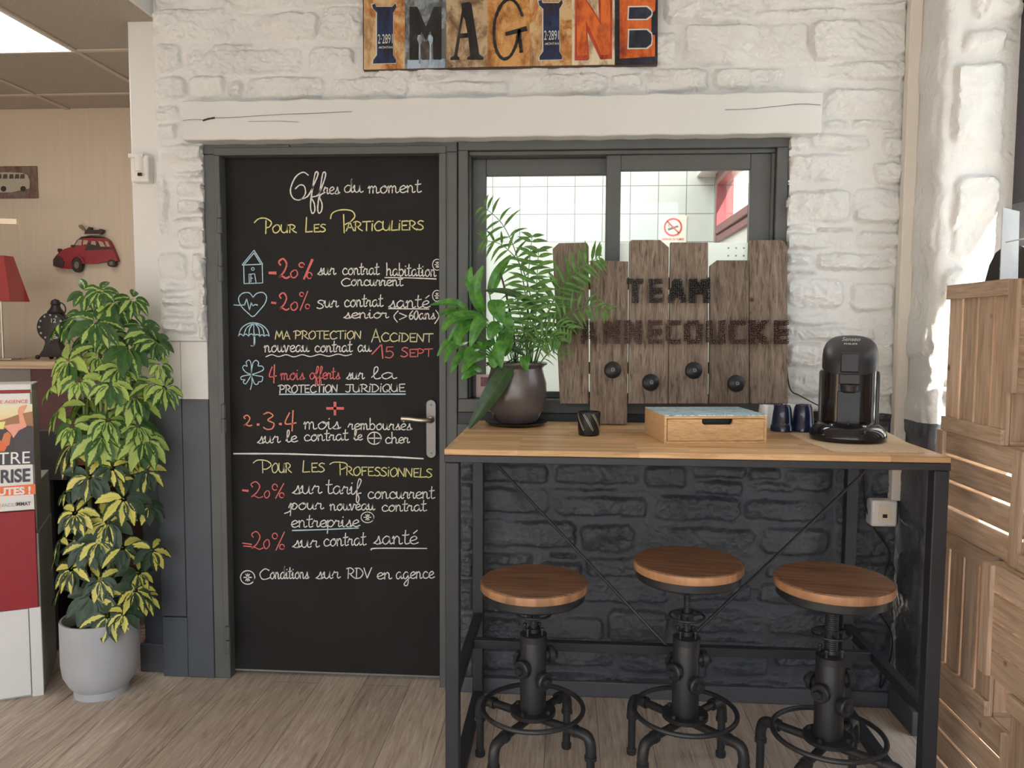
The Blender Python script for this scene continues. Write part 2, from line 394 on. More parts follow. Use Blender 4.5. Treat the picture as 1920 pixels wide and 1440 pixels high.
# ---- rubble stone back wall, laid out stone by stone
PX_STONES = [(287,18,440,79),(440,26,598,76),(600,12,682,75),(287,-40,430,15),(432,-40,560,18),(565,-40,690,8),(292,82,342,137),(350,95,566,138),(400,84,525,94),(578,88,665,138),
 (292,145,350,186),(352,143,424,186),(426,150,455,184),(462,146,612,185),(620,146,765,183),(682,134,770,141),(778,142,822,152),(775,154,955,178),(970,140,1140,177),(1145,138,1205,172),(1207,142,1326,172),
 (1245,-30,1408,44),(1222,62,1270,125),(1282,48,1516,122),(1222,130,1325,168),(1335,130,1475,167),(1415,20,1580,30),(1430,-40,1570,18),(1580,-40,1698,2),(1580,8,1698,30),(1520,40,1698,112),(1480,117,1698,152),(1546,168,1695,222),
 (1546,225,1592,242),(1598,225,1693,240),(1476,252,1516,284),(1518,252,1632,284),(1478,290,1600,342),(1652,242,1692,252),(1655,258,1692,298),(1635,304,1690,346),(1474,358,1595,418),(1600,352,1688,420),(1472,420,1528,434),
 (1532,426,1600,436),(1470,438,1605,470),(1608,434,1685,468),(1474,475,1520,498),(1530,474,1685,506),(1474,505,1528,516),(1474,520,1578,580),(1592,530,1680,584),(1474,588,1680,612),(1474,615,1640,640),(1474,642,1545,690),(1560,645,1680,690),
 (1474,695,1580,745),(1590,695,1680,745),(1474,748,1600,790),(1610,748,1675,790),
 (291,200,338,228),(291,233,335,264),(296,272,380,304),(296,315,318,440),(328,320,382,336),(330,340,384,370),(330,374,384,402),(328,407,384,416),(335,425,386,468),(297,472,352,524),(362,475,386,525),(300,530,368,548),(303,554,368,574),(305,583,366,598),(306,604,372,626),(372,530,390,638),
 (862,868,890,900),(862,904,890,965),(862,968,890,1032),(862,1036,890,1080),(862,1084,890,1145),(862,1150,890,1210),(862,1215,890,1275),(898,868,1030,906),(898,912,1032,962),(1042,868,1200,908),(1038,914,1212,922),(1040,928,1212,970),(1208,872,1288,914),
 (1228,928,1385,978),(898,972,1080,1028),(1088,982,1190,1036),(1196,986,1418,1046),(1300,900,1392,928),(1402,904,1488,924),(1400,876,1462,900),(1470,878,1558,922),(1300,872,1395,896),(1392,936,1545,978),(1428,988,1552,1042),(1028,1034,1080,1046),
 (1100,1042,1260,1085),(898,1034,1000,1060),(1010,1050,1092,1086),(1090,1092,1250,1132),(1020,1092,1082,1146),(1020,1152,1130,1200),(1138,1140,1252,1205),(898,1066,1004,1110),(898,1116,1012,1150),(898,1156,1012,1204),(1265,1052,1420,1086),(1265,1092,1410,1128),
 (1430,1050,1560,1086),(1420,1092,1560,1134),(1262,1138,1430,1188),(1438,1142,1560,1192),(1262,1192,1440,1206),(1325,1206,1440,1232),(1448,1200,1560,1250),(1330,1240,1440,1268),(1270,1236,1322,1270),(1320,1276,1390,1302),(1398,1274,1515,1306),(898,1212,1000,1258),(1010,1212,1150,1250),(1162,1212,1262,1262),(1000,1258,1155,1290),(1160,1268,1310,1298),(898,1264,990,1288),
 (1565,878,1625,925),(1565,930,1625,985),(1565,992,1680,1045),(1565,1052,1680,1108),(1565,1114,1680,1170),(1565,1176,1690,1236),(1565,1242,1690,1300),(1632,885,1690,930),(1632,930,1690,986)]
ST = []
for (a, b, c, d) in PX_STONES:
    p, q = oy(a, b, 0), oy(c, d, 0); ST.append((p.x, q.x, q.z, p.z))
rs = np.random.RandomState(5)
zz = 2.30
for hgt in (.11, .13, .10, .12):                                   # courses behind the sign and above
    xx = .58
    while xx < 1.63:
        L = .12+.25*rs.rand(); ST.append((xx, min(xx+L, 1.64)-.015, zz, zz+hgt-.015)); xx += L
    zz += hgt
zz = 2.63
xx = -.24
while xx < 2.5:
    L = .15+.3*rs.rand(); ST.append((xx, xx+L-.015, zz, zz+.13)); xx += L
STEP = .0042
xs = np.arange(-.245, 2.531, STEP); zs = np.arange(0.0, 2.80, STEP)
X, Z = np.meshgrid(xs, zs); Hf = stone_field(X, Z, ST)
P3 = np.stack([X, -Hf, Z], -1)
cx = (X[:-1, :-1]+X[1:, 1:])/2; cz = (Z[:-1, :-1]+Z[1:, 1:])/2
jag = .006*fbm(cz*20, cx*0+3.3, 3)
OPX0, OPX1, WX0, OPZ, SILLZ = -.063, 2.108, .908, 2.10, 1.03
hole = (cx > OPX0+jag) & (cx < OPX1+jag*1.6) & (cz < OPZ) & ~((cx > WX0) & (cz < SILLZ+jag))
panel = (cx < OPX0+.06) & (cz < 1.335)
edge = cx < -.238+.012*fbm(cz*14, cx*0, 3)
MAS = masonry_mat('painted_rubble_stone')
grid_mesh('wall_back', P3, ~(hole | panel | edge), [MAS], back=lambda c: Vector((c.x, .14, c.z)))

# ---- corner pillar with the deep window reveal (one plastered surface folded round the corner)
c0 = .215; zs2 = np.arange(0, 2.8, .008); ss = np.arange(0, c0+.30, .006)
S_, Z2 = np.meshgrid(ss, zs2)
prs = np.random.RandomState(9); PST = []
for z0, z1 in ((2.28, 2.36), (1.93, 2.26), (1.63, 1.90), (1.42, 1.60), (1.14, 1.40), (2.39, 2.60), (.85, 1.1), (.6, .83), (.3, .57), (.12, .28)):
    j = .02*prs.randn(); PST.append((c0+.055+j, c0+.20+.02*prs.randn(), z0, z1))
for z0, z1 in ((2.2, 2.5), (1.95, 2.18), (1.6, 1.9), (1.3, 1.57), (1.02, 1.27), (.7, 1.0), (.4, .68), (.14, .37)): PST.append((.03, c0-.03+.02*prs.randn(), z0, z1))
Hp = stone_field(S_, Z2, PST, 21)*np.where(S_ < c0, .45, 1.0)
ch = .035
def corner(s):
    t = np.clip((s-c0+ch)/(2*ch), 0, 1)
    x = np.where(s < c0-ch, 2.532, np.where(s > c0+ch, 2.532+(s-c0), 2.532+ch*t*t*1.0)); y = np.where(s < c0-ch, -s, np.where(s > c0+ch, -c0, -(c0-ch)-ch*(1-(1-t)**2)))
    nx = np.where(s < c0-ch, -1., np.where(s > c0+ch, 0., -np.cos(t*PI/2))); ny = np.where(s < c0-ch, 0., np.where(s > c0+ch, -1., -np.sin(t*PI/2)))
    return x, y, nx, ny
px_, py_, nx_, ny_ = corner(S_)
rough = .010*fbm(Z2*12+40, S_*9, 3)*np.exp(-((S_-c0)/.05)**2)
PP = np.stack([px_+nx_*(Hp+rough), py_+ny_*(Hp+rough), Z2], -1)
grid_mesh('wall_right', PP, np.ones((len(zs2)-1, len(ss)-1), bool), [masonry_mat('painted_plaster_stone', 1.078)])
MB().box(2.545, 2.95, -.19, .15, 0, 2.8).build('wall_right_core', MT['white'], kind='structure', smooth=False)
MB().box(2.545, 2.95, -6, -1.40, 0, 2.8).build('wall_right_front', MT['white'], kind='structure', smooth=False)
MB().box(2.62, 3.0, -1.40, -.19, 2.62, 2.8).build('wall_right_head', MT['white'], kind='structure', smooth=False)
MB().box(2.515, 2.53, -.165, -.0, 0, .085).box(2.515, 2.60, -.232, -.165, 0, .085).build('baseboard_right', MT['greydark'], kind='structure', bevel=.003)
MB().box(.905, 2.515, -.034, .0, 0, .06).build('baseboard_back', MT['greydark'], kind='structure', bevel=.004)

# ---- left corner column, far room, kitchen shell, ceilings
m = N('column_paint').set(rough=.5); g = m.n('NewGeometry'); s_ = m.n('SeparateXYZ'); m.l(g, 'Position', s_, 0)
gt = m.n('Math', operation='GREATER_THAN'); m.l(s_, 'Z', gt, 0); gt.inputs[1].default_value = 1.112
x = m.mix((gt, 0), K(66, 70, 78), (.71, .705, .69)); m.l(x, 2, m.b, 'Base Color'); m.bump(m.noise(m.coord(), 40, 4), 'Fac', .1, .003)
TWO = m.mat
MB().box(-.372, -.236, .055, 1.2, 0, 2.8).build('wall_left', TWO, kind='structure', bevel=.008)
MB().box(-.386, -.262, .042, .30, 0, .115).build('baseboard_left', MT['greydark'], kind='structure', bevel=.004)
bd = MB().box(-.276, -.172, .012, .06, .245, 1.335).box(-.272, -.170, .010, .06, 0, .242).box(-.169, -.062, .008, .06, 0, 1.335)
bd.box(-.262, -.068, -.004, .06, 1.336, 1.352)
bd.build('trim_1', TWO, kind='structure', bevel=.003)
m = N('beige_wallpaper').set(rough=.8, spec=.2); nz = m.noise(m.coord((60, 60, 2)), 1, 3)
r = m.ramp(nz, [(.35, K(178, 164, 146)), (.65, K(183, 169, 151))]); m.l(r, 0, m.b, 'Base Color')
MB().box(-4.5, -.30, 1.2, 1.3, 0, 2.8).build('wall_far', m.mat, kind='structure', smooth=False)
MB().box(-4.6, -4.5, -6, 1.3, 0, 2.8).build('wall_far_side', m.mat, kind='structure', smooth=False)
m = N('ceiling_tiles').set(rough=.9, spec=.1); v = m.coord()
nz = m.noise(v, 300, 2); r = m.ramp(nz, [(.4, K(150, 142, 132)), (.6, K(164, 156, 146))]); m.l(r, 0, m.b, 'Base Color'); m.bump(nz, 'Fac', .3, .002)
t = MB()
gx = [-.76-.6*i for i in range(7)]; gy = [.34+.6*j for j in range(-8, 2)]
xs_ = [-4.5]+sorted(gx)+[-.24]; ys_ = [-5.06]+sorted(gy)+[1.2]
for i in range(len(xs_)-1):
    for j in range(len(ys_)-1):
        if xs_[i] > -1.37 and xs_[i] < -1.35 and -.27 < ys_[j] < -.25: continue
        t.box(xs_[i]+.004, xs_[i+1]-.004, ys_[j]+.004, ys_[j+1]-.004, 2.552, 2.575)
t.box(-4.5, -.24, -6, 1.2, 2.62, 2.66)
t.build('ceiling_side', m.mat, kind='structure', smooth=False)
MB().box(-.24, 3.0, -6, .15, 2.80, 2.88).build('ceiling', MT['white'], kind='structure', smooth=False)
MB().box(-.25, -.236, -6, .055, 2.55, 2.81).build('wall_bulkhead', MT['white'], kind='structure', smooth=False)
gm = MB()
for x in gx:
    if -4.5 < x < -.3: gm.box(x-.012, x+.012, -5.06, 1.2, 2.546, 2.551)
for y in gy: gm.box(-4.5, -.25, y-.012, y+.012, 2.5455, 2.551)
gm.build('trim_2', plain('ceiling_grid', K(176, 164, 150), .6), kind='structure', smooth=False)
lp = thing('ceiling_light', (-1.06, .04, 2.55), 'square white panel light glowing in the tiled ceiling of the side room', 'light')
MB().box(-1.352, -.768, -.252, .332, 2.548, 2.556).build('diffuser', emat('led_panel', (1, .97, .92), 7), lp, smooth=False)
fr = MB().box(-1.36, -.76, -.26, -.248, 2.543, 2.56).box(-1.36, -.76, .328, .34, 2.543, 2.56).box(-1.36, -1.348, -.248, .328, 2.543, 2.56).box(-.772, -.76, -.248, .328, 2.543, 2.56)
fr.build('light_frame', MT['whiteplain'], lp, smooth=False)

# kitchen behind the pass-through
m = N('white_wall_tiles').set(rough=.15, spec=.5); v = m.coord(loc=(-.907+.149*20, -2.009+.149*20, 0), kind='Object')
g = m.n('NewGeometry'); sx = m.n('SeparateXYZ'); m.l(g, 'Position', sx, 0); cb = m.n('CombineXYZ'); m.l(sx, 'X', cb, 0); m.l(sx, 'Z', cb, 1)
ad = m.n('VectorMath', operation='ADD'); m.l(cb, 0, ad, 0); ad.inputs[1].default_value = (-.907+.149*20, -2.009+.149*20, 0)
br = m.n('TexBrick', offset=0); m.l(ad, 0, br, 'Vector')
for k_, x in (('Color1', (.66, .70, .66, 1)), ('Color2', (.64, .69, .64, 1)), ('Mortar', (*K(118, 120, 110), 1)), ('Scale', 1), ('Mortar Size', .0022), ('Brick Width', .149), ('Row Height', .149)): br.inputs[k_].default_value = x
m.l(br, 'Color', m.b, 'Base Color'); MT['tiles'] = m.mat
MB().box(-.3, 2.3, 1.4, 1.5, 0, 2.8).build('wall_kitchen', MT['tiles'], kind='structure', smooth=False)
MB().box(2.1, 2.22, .16, 1.4, 0, 1.84).box(2.1, 2.22, .16, 1.4, 2.30, 2.8).box(2.1, 2.22, 1.31, 1.4, 1.84, 2.30).box(2.1, 2.22, .16, .40, 1.84, 2.30).build('wall_kitchen_right', MT['whiteplain'], kind='structure', smooth=False)
MB().box(-.24, .35, .16, 1.4, 0, 2.8).build('wall_kitchen_left', MT['whiteplain'], kind='structure', smooth=False)
MB().box(-.3, 2.3, .15, 1.5, 2.80, 2.88).build('ceiling_kitchen', MT['whiteplain'], kind='structure', smooth=False)
kw = thing('window_3', (2.1, .85, 1.84), kind='structure')
RED = plain('red_window_paint', K(112, 50, 54), .35, var=.05)
f = MB()
for (y0, y1, z0, z1) in ((1.25, 1.31, 1.84, 2.22), (.40, .46, 1.84, 2.22), (.46, 1.25, 1.84, 1.875), (.46, 1.25, 2.16, 2.22)): f.box(2.085, 2.17, y0, y1, z0, z1)
f.build('window_frame', RED, kw, bevel=.004)
f = MB()
for (y0, y1, z0, z1) in ((1.215, 1.248, 1.88, 2.157), (.46, .50, 1.88, 2.157), (.50, 1.215, 1.88, 1.92), (.50, 1.215, 2.13, 2.157)): f.box(2.075, 2.13, y0, y1, z0, z1)
f.build('window_sash', RED, kw, bevel=.004)
MB().box(2.10, 2.105, .50, 1.215, 1.92, 2.13).build('window_pane', MT['glass'], kw, smooth=False)
MB().box(2.0, 2.098, .3, 1.398, 2.2, 2.42).build('shutter_box', MT['whiteplain'], None, bevel=.004)
o = bpy.data.objects['shutter_box']; tag(o, 'white roller shutter box above the red kitchen window', 'shutter box')
kd = bpy.data.lights.new('kitchen_fill_light', 'AREA'); kd.shape = 'RECTANGLE'; kd.size = 1.2; kd.size_y = .5; kd.energy = 26; kd.color = (.96, 1, .97)  # unseen area light added to brighten the kitchen
ko = bpy.data.objects.new('kitchen_fill_light', kd); COL.objects.link(ko); kd.energy = 28; ko.location = (1.2, .75, 2.78)
sg = thing('no_smoking_sign', (1.88, 1.398, 1.93), 'square cream no smoking sign on the white kitchen tiles', 'sign')
def txt(s, size=1, bold=0):
    cu = bpy.data.curves.new('t', 'FONT'); cu.body = s; cu.size = size; cu.offset = bold; ob = bpy.data.objects.new('t', cu); COL.objects.link(ob)
    bpy.context.view_layer.update(); ev = ob.evaluated_get(bpy.context.evaluated_depsgraph_get()); me = ev.to_mesh()
    V = [(v.co.x, v.co.y) for v in me.vertices]; F = [tuple(p.vertices) for p in me.polygons]; ev.to_mesh_clear()
    bpy.data.objects.remove(ob); bpy.data.curves.remove(cu)
    x0 = min(v[0] for v in V); x1 = max(v[0] for v in V); y0 = min(v[1] for v in V); y1 = max(v[1] for v in V)
    return [((v[0]-x0)/(x1-x0), (v[1]-y0)/(y1-y0)) for v in V], F
def text_on(mb, s, quad, m=0, bold=0):
    """lettering filling the quad (bottom-left, bottom-right, top-right, top-left)"""
    V, F = txt(s, bold=bold); a, b, c, d = [Vector(q) for q in quad]
    mb.add([(a*(1-u)+b*u)*(1-t)+(d*(1-u)+c*u)*t for u, t in V], F, m)
MB().box(1.81, 1.953, 1.394, 1.399, 1.855, 1.998).build('sign_plate', plain('cream_card', K(226, 228, 200), .5, var=.01), sg, smooth=False)
rg = MB(); yy = 1.3925
def ring2(mb, c, r0, r1, y, n=40, m=0, a0=0, a1=2*PI):
    vs = []; 
    for i in range(n+1):
        a = a0+(a1-a0)*i/n; vs += [(c[0]+r0*math.cos(a), y, c[1]+r0*math.sin(a)), (c[0]+r1*math.cos(a), y, c[1]+r1*math.sin(a))]
    mb.add(vs, [(2*i, 2*i+1, 2*i+3, 2*i+2) for i in range(n)], m)
ring2(rg, (1.881, 1.937), .040, .049, yy)
rg.ribbon([(1.851, yy, 1.967), (1.911, yy, 1.907)], .009, (0, 1, 0))
text_on(rg, 'DEFENSE DE FUMER', [(1.822, yy, 1.867), (1.942, yy, 1.867), (1.942, yy, 1.879), (1.822, yy, 1.879)], 0, .01)
rg.ribbon([(1.858, yy+.001, 1.925), (1.905, yy+.001, 1.941)], .012, (0, 1, 0), 1)
rg.ribbon(cat([(1.862, yy+.001, 1.937), (1.857, yy+.001, 1.947), (1.866, yy+.001, 1.952), (1.862, yy+.001, 1.960)]), .003, (0, 1, 0), 1)
rg.build('symbol', [plain('sign_red', K(206, 70, 60), .5, var=.01), plain('sign_dark', K(90, 100, 80), .5)], sg, smooth=False)

# ---- lintel beam
LT = thing('lintel_beam', (1.05, -.03, 2.08), kind='structure')
b = MB(); n = 60; z0, z1 = 2.078, 2.220
vs = []; fs = []
for i in range(n+1):
    x = -.105+2.305*i/n; t_ = .003*math.sin(i*1.7)+.002*math.sin(i*.6)
    vs += [(x, -.062+t_*.4, z0+t_*.5), (x, -.062-t_*.4, z1+t_*.6), (x, .06, z1+t_*.6), (x, .06, z0+t_*.5)]
for i in range(n): fs += [(4*i+k, 4*i+(k+1) % 4, 4*i+4+(k+1) % 4, 4*i+4+k) for k in range(4)]
b.add(vs, fs+[(0, 1, 2, 3), (4*n, 4*n+1, 4*n+2, 4*n+3)]).build('beam', MT['white'], LT, bevel=.005)
ck = MB(); DK = plain('crack_dark', (.05, .045, .04), .9)
def crack(pts, wd): ck.ribbon(cat([oy(a, b_, -.0655) for a, b_ in pts], 5), wd, (0, 1, 0))
crack([(342, 226), (362, 224), (384, 225)], .0015); crack([(381, 226), (390, 223), (402, 221)], .007); crack([(402, 221), (440, 220), (520, 215), (600, 212), (660, 209)], .0015)
crack([(465, 228), (520, 227), (560, 229)], .0012); crack([(1360, 206), (1410, 204), (1450, 200), (1500, 195), (1538, 197)], .0016)
ck.build('crack', DK, LT, smooth=False)

# ---- door
D1 = thing('door_1', (.42, .06, 0), kind='structure')
LF = MB().box(.0, .8436, .058, .095, .012, 2.045).build('door_leaf', MT['board'], D1, smooth=False)
f = MB().box(-.062, .002, .012, .12, 0, 2.0425).box(.842, .907, .012, .12, 0, 2.0425).box(-.062, .907, .012, .12, 2.043, 2.10)
f.box(-.075, -.045, .028, .1, 0, 2.10)
f.build('door_frame', MT['grey'], D1, bevel=.003)
f2 = MB().box(-.09, 2.13, .036, .13, 2.05, 2.13).box(.90, .92, .03, .12, 0, 2.1).box(2.09, 2.13, .036, .13, 1.05, 2.1)
f2.build('frame_filler', MT['grey'], D1, smooth=False)
s2 = MB().box(-.018, .004, .002, .05, .10, 2.0355).box(.840, .866, .002, .05, 0, 2.0355).box(-.018, .866, .002, .05, 2.036, 2.064)
s2.box(.22, .275, .004, .04, 2.064, 2.074).build('door_rebate', MT['grey'], D1, bevel=.002)
for z in (1.80, 1.62, 1.04, .165):
    h = MB().tube([(.004, -.006, z-.055), (.004, -.006, z-.002)], .0105, 12).tube([(.004, -.006, z+.002), (.004, -.006, z+.055)], .0095, 12).box(-.012, .004, -.004, .006, z-.05, z+.05)
    h.build('hinge', MT['grey'], D1)
hp = MB(); a = oy(799, 749, .05); b = oy(818, 859, .05); cxh = (a.x+b.x)/2; hz0, hz1 = b.z, a.z
r_ = (b.x-a.x)/2
pts = [(cxh+r_*math.cos(t), .046, hz1-r_+r_*math.sin(t)) for t in np.linspace(0, PI, 12)]+[(cxh+r_*math.cos(t), .046, hz0+r_+r_*math.sin(t)) for t in np.linspace(PI, 2*PI, 12)]
HP = hp.prism(pts, (0, .012, 0)).build('handle_plate', MT['steel'], D1, bevel=.002)
p = oy(805, 789, .0); q = oy(753, 789, .0)
lv = MB().tube(cat([(cxh, .046, p.z), (cxh, .02, p.z), (cxh-.012, .004, p.z), (cxh-.05, -.002, p.z+.002), (q.x+.03, -.002, p.z+.006), (q.x, .0, p.z+.006)], 6), [.011]*18+[.009]*12+[.0075]) if False else MB().tube(cat([(cxh, .046, p.z), (cxh, .015, p.z), (cxh-.03, .0, p.z+.001), (q.x+.03, -.002, p.z+.006), (q.x, .0, p.z+.007)], 6), .009, 12)
lv.lathe([(.014, 0), (.014, .014), (.010, .018)], (cxh, .046, p.z), 20, axis=(0, -1, 0))
lv.build('lever_handle', plain('warm_steel', (.66, .58, .46), .28, metal=1, var=.05), HP)
for z in (hz1-.02, hz0+.02): MB().lathe([(.004, 0), (.004, .0015), (.002, .0025)], (cxh, .046, z), 10, axis=(0, -1, 0)).build('plate_screw', MT['steel'], HP)
MB().box(.0, .8436, .0575, .058, .013, .02).build('door_bottom_strip', plain('bottom_strip_grey', K(110, 110, 110), .5), D1, smooth=False)  # thin grey strip along the foot of the door leaf

# ---- chalk writing on the door
GL = {
'a': (1.0, [[(.75,.85),(.45,1),(.12,.6),(.18,.12),(.42,0),(.7,.4),(.75,.9),(.76,.3),(.86,.02),(1.05,.15)]]),
'b': (.85, [[(.12,1.9),(.1,.9),(.1,.1)],[(.1,.65),(.42,1),(.75,.6),(.55,.05),(.1,.08)]]),
'c': (.85, [[(.75,.8),(.45,1),(.12,.6),(.2,.12),(.5,0),(.9,.2)]]),
'd': (1.0, [[(.75,.85),(.45,1),(.12,.6),(.17,.12),(.42,0),(.7,.35),(.82,1.95),(.78,.3),(.88,.02),(1.05,.15)]]),
'e': (.8, [[(.05,.38),(.45,.5),(.72,.75),(.5,1),(.15,.7),(.15,.2),(.45,0),(.85,.2)]]),
'f': (.6, [[(0,.2),(.4,1.0),(.62,1.75),(.45,2.0),(.28,1.4),(.2,.2),(.15,-.8),(.3,-1.05),(.42,-.5),(.3,.05),(.62,.2)]]),
'g': (1.0, [[(.75,.85),(.45,1),(.12,.6),(.18,.12),(.42,0),(.75,.5),(.78,.9),(.76,-.6),(.5,-1.05),(.2,-.8),(.7,-.1),(1.05,.15)]]),
'h': (.95, [[(.1,1.9),(.12,1),(.1,0)],[(.1,.55),(.42,1),(.66,.75),(.66,.15),(.8,0),(1,.15)]]),
'i': (.5, [[(.0,.5),(.18,1),(.18,.2),(.3,0),(.5,.15)],[(.2,1.38),(.24,1.46)]]),
'l': (.55, [[(0,.2),(.38,1.3),(.36,1.95),(.18,1.7),(.15,.5),(.22,.05),(.4,0),(.58,.15)]]),
'm': (1.2, [[(.0,.7),(.12,1),(.15,.5),(.14,0)],[(.15,.55),(.35,1),(.5,.75),(.5,0)],[(.5,.55),(.7,1),(.86,.75),(.88,.15),(1,0),(1.2,.15)]]),
'n': (.95, [[(.0,.7),(.12,1),(.15,.5),(.14,0)],[(.15,.55),(.4,1),(.62,.75),(.63,.15),(.76,0),(.95,.15)]]),
'o': (.85, [[(.45,1),(.12,.6),(.2,.1),(.5,0),(.8,.45),(.66,.95),(.45,1),(.6,.82),(.95,.88)]]),
'p': (.8, [[(-.1,.3),(.12,1),(.1,0),(.06,-.95)],[(.1,.6),(.45,1),(.75,.6),(.5,.05),(.18,.12)]]),
'r': (.72, [[(-.05,.4),(.18,1),(.24,.84),(.5,.86),(.46,.3),(.56,.02),(.78,.2)]]),
's': (.68, [[(-.05,.1),(.28,.5),(.42,1),(.48,.6),(.55,.2),(.3,-.02),(.05,.12)],[(.35,.0),(.55,.03),(.75,.2)]]),
't': (.6, [[(.28,1.75),(.22,.9),(.22,.2),(.36,0),(.65,.15)],[(-.02,1.12),(.3,1.13),(.58,1.2)]]),
'u': (.95, [[(-.05,.6),(.12,1),(.12,.3),(.32,0),(.55,.25),(.66,1)],[(.66,1),(.66,.2),(.8,0),(.98,.15)]]),
'v': (.8, [[(-.02,.75),(.12,1),(.28,.05),(.4,.1),(.6,.85),(.6,1),(.85,.85)]]),
'\u00e9': (.8, [[(.05,.38),(.45,.5),(.72,.75),(.5,1),(.15,.7),(.15,.2),(.45,0),(.85,.2)],[(.4,1.35),(.75,1.75)]]),
' ': (.5, []), '.': (.4, [[(.12,.45),(.2,.5)]]),
'A': (.75, [[(0,0),(.2,.55),(.35,1)],[(.35,1),(.52,.5),(.72,0)],[(.1,.36),(.62,.38)]]),
'C': (.8, [[(.74,.85),(.42,1),(.06,.55),(.2,.05),(.5,0),(.8,.15)]]),
'D': (.8, [[(.12,1),(.1,0)],[(-.02,.98),(.42,.95),(.72,.5),(.45,.06),(.05,0)]]),
'E': (.7, [[(.62,1),(.08,.97)],[(.08,.97),(.1,.02)],[(.1,.02),(.66,.02)],[(.1,.5),(.52,.53)]]),
'F': (.68, [[(.62,1),(.08,.97)],[(.08,.97),(.1,.0)],[(.1,.52),(.5,.55)]]),
'I': (.3, [[(.15,.75),(.12,0)],[(.17,1.0),(.2,1.06)]]),
'J': (.7, [[(0,1),(.7,1.02)],[(.42,1),(.4,.2),(.22,0),(0,.12)]]),
'L': (.65, [[(.12,1.05),(.05,0)],[(.05,0),(.62,.04)]]),
'M': (1.0, [[(0,0),(.15,1)],[(.15,1),(.45,.25)],[(.45,.25),(.78,1)],[(.78,1),(.9,0)]]),
'N': (.8, [[(0,0),(.06,1)],[(.06,1),(.62,.02)],[(.62,.02),(.68,1)]]),
'O': (.85, [[(.4,1),(.06,.6),(.15,.08),(.45,0),(.76,.4),(.66,.92),(.38,1)]]),
'P': (.75, [[(.14,1.02),(.1,0)],[(-.12,.92),(.3,1.05),(.66,.8),(.5,.5),(.1,.45)]]),
'Q': (.85, [[(.4,1),(.06,.6),(.15,.08),(.45,0),(.76,.4),(.66,.92),(.38,1)],[(.45,.25),(.8,-.1)]]),
'R': (.78, [[(.14,1),(.1,0)],[(-.05,.95),(.3,1.03),(.62,.78),(.45,.5),(.1,.46)],[(.28,.48),(.5,.2),(.78,0)]]),
'S': (.68, [[(.62,.92),(.32,1),(.1,.75),(.45,.5),(.6,.2),(.3,0),(.0,.1)]]),
'T': (.78, [[(0,.98),(.78,1.02)],[(.4,1),(.38,0)]]),
'U': (.8, [[(.06,1),(.05,.3),(.3,0),(.58,.2),(.64,1)],[(.64,1),(.66,.0)]]),
'V': (.75, [[(0,1),(.3,0)],[(.3,0),(.72,1.02)]]),
'0': (.7, [[(.35,1),(.06,.6),(.15,.08),(.38,0),(.62,.4),(.55,.92),(.33,1)]]),
'1': (.55, [[(0,.5),(.38,1)],[(.38,1),(.42,0)]]),
'2': (.75, [[(.1,.68),(.0,.85),(.28,1),(.5,.72),(.32,.32),(.0,.05),(.18,.12),(.45,.0),(.68,.08)]]),
'3': (.7, [[(.02,.9),(.3,1),(.55,.8),(.25,.55),(.6,.35),(.5,.05),(.2,0),(.0,.12)]]),
'4': (.75, [[(.3,.95),(.05,.3),(.7,.34)],[(.52,1.1),(.46,-.15)]]),
'5': (.7, [[(.62,1),(.15,.98)],[(.15,.98),(.1,.55)],[(.1,.55),(.45,.6),(.62,.3),(.4,0),(.02,.06)]]),
'6': (.7, [[(.55,1),(.15,.6),(.08,.2),(.32,0),(.6,.22),(.4,.5),(.1,.3)]]),
'(': (.4, [[(.35,1.25),(.05,.5),(.3,-.3)]]), ')': (.4, [[(.05,1.25),(.35,.5),(-.05,-.45)]]), '>': (.7, [[(.05,.95),(.6,.5)],[(.6,.5),(.05,.05)]]),
}
YC = .0565
def place(tr, x, y):
    px, py = tr(x, y); return oy(px, py, YC)
T1 = lambda x, y: (x/3.513+400, y/3.513+270)
T2 = lambda x, y: (x/3.0+400, y/3.0+640)
def word(mb, tr, s, x0, x1, b0, b1, xh, m=0, wd=.0042, first=1.0):
    adv = [GL[c][0]*(first if i == 0 else 1) for i, c in enumerate(s)]; tot = sum(adv); k = (x1-x0)/tot; pen = 0
    for i, c in enumerate(s):
        f = first if i == 0 else 1.0
        for st in GL[c][1]:
            q = cat([(a, b, 0) for a, b in st], 6)
            pts = [place(tr, x0+(pen+p.x*f)*k, b0+(b1-b0)*(pen+p.x)/tot-p.y*xh*f) for p in q]
            mb.ribbon(pts, wd, (0, 1, 0), m)
        pen += adv[i]
def strokes(mb, tr, lst, m=0, wd=.0042, smooth=True):
    for st in lst:
        q = cat([(a, b, 0) for a, b in st], 6) if smooth else [Vector((a, b, 0)) for a, b in st]
        mb.ribbon([place(tr, p.x, p.y) for p in q], wd, (0, 1, 0), m)
def oval(cx_, cy_, rx, ry, a0=0.2, n=14): return [(cx_+rx*math.cos(a0+2*PI*i/n), cy_+ry*math.sin(a0+2*PI*i/n)) for i in range(n+2)]
def star(mb, tr, cx_, cy_, rx, ry, m=0, wd=.0034):
    strokes(mb, tr, [oval(cx_, cy_, rx, ry)], m, wd)
    for a in (0, PI/3, 2*PI/3, PI/2): strokes(mb, tr, [[(cx_-rx*.55*math.cos(a), cy_-ry*.55*math.sin(a)), (cx_+rx*.55*math.cos(a), cy_+ry*.55*math.sin(a))]], m, wd)
def chalkpart(name, mb): return mb.build(name, CH, LF, smooth=False)
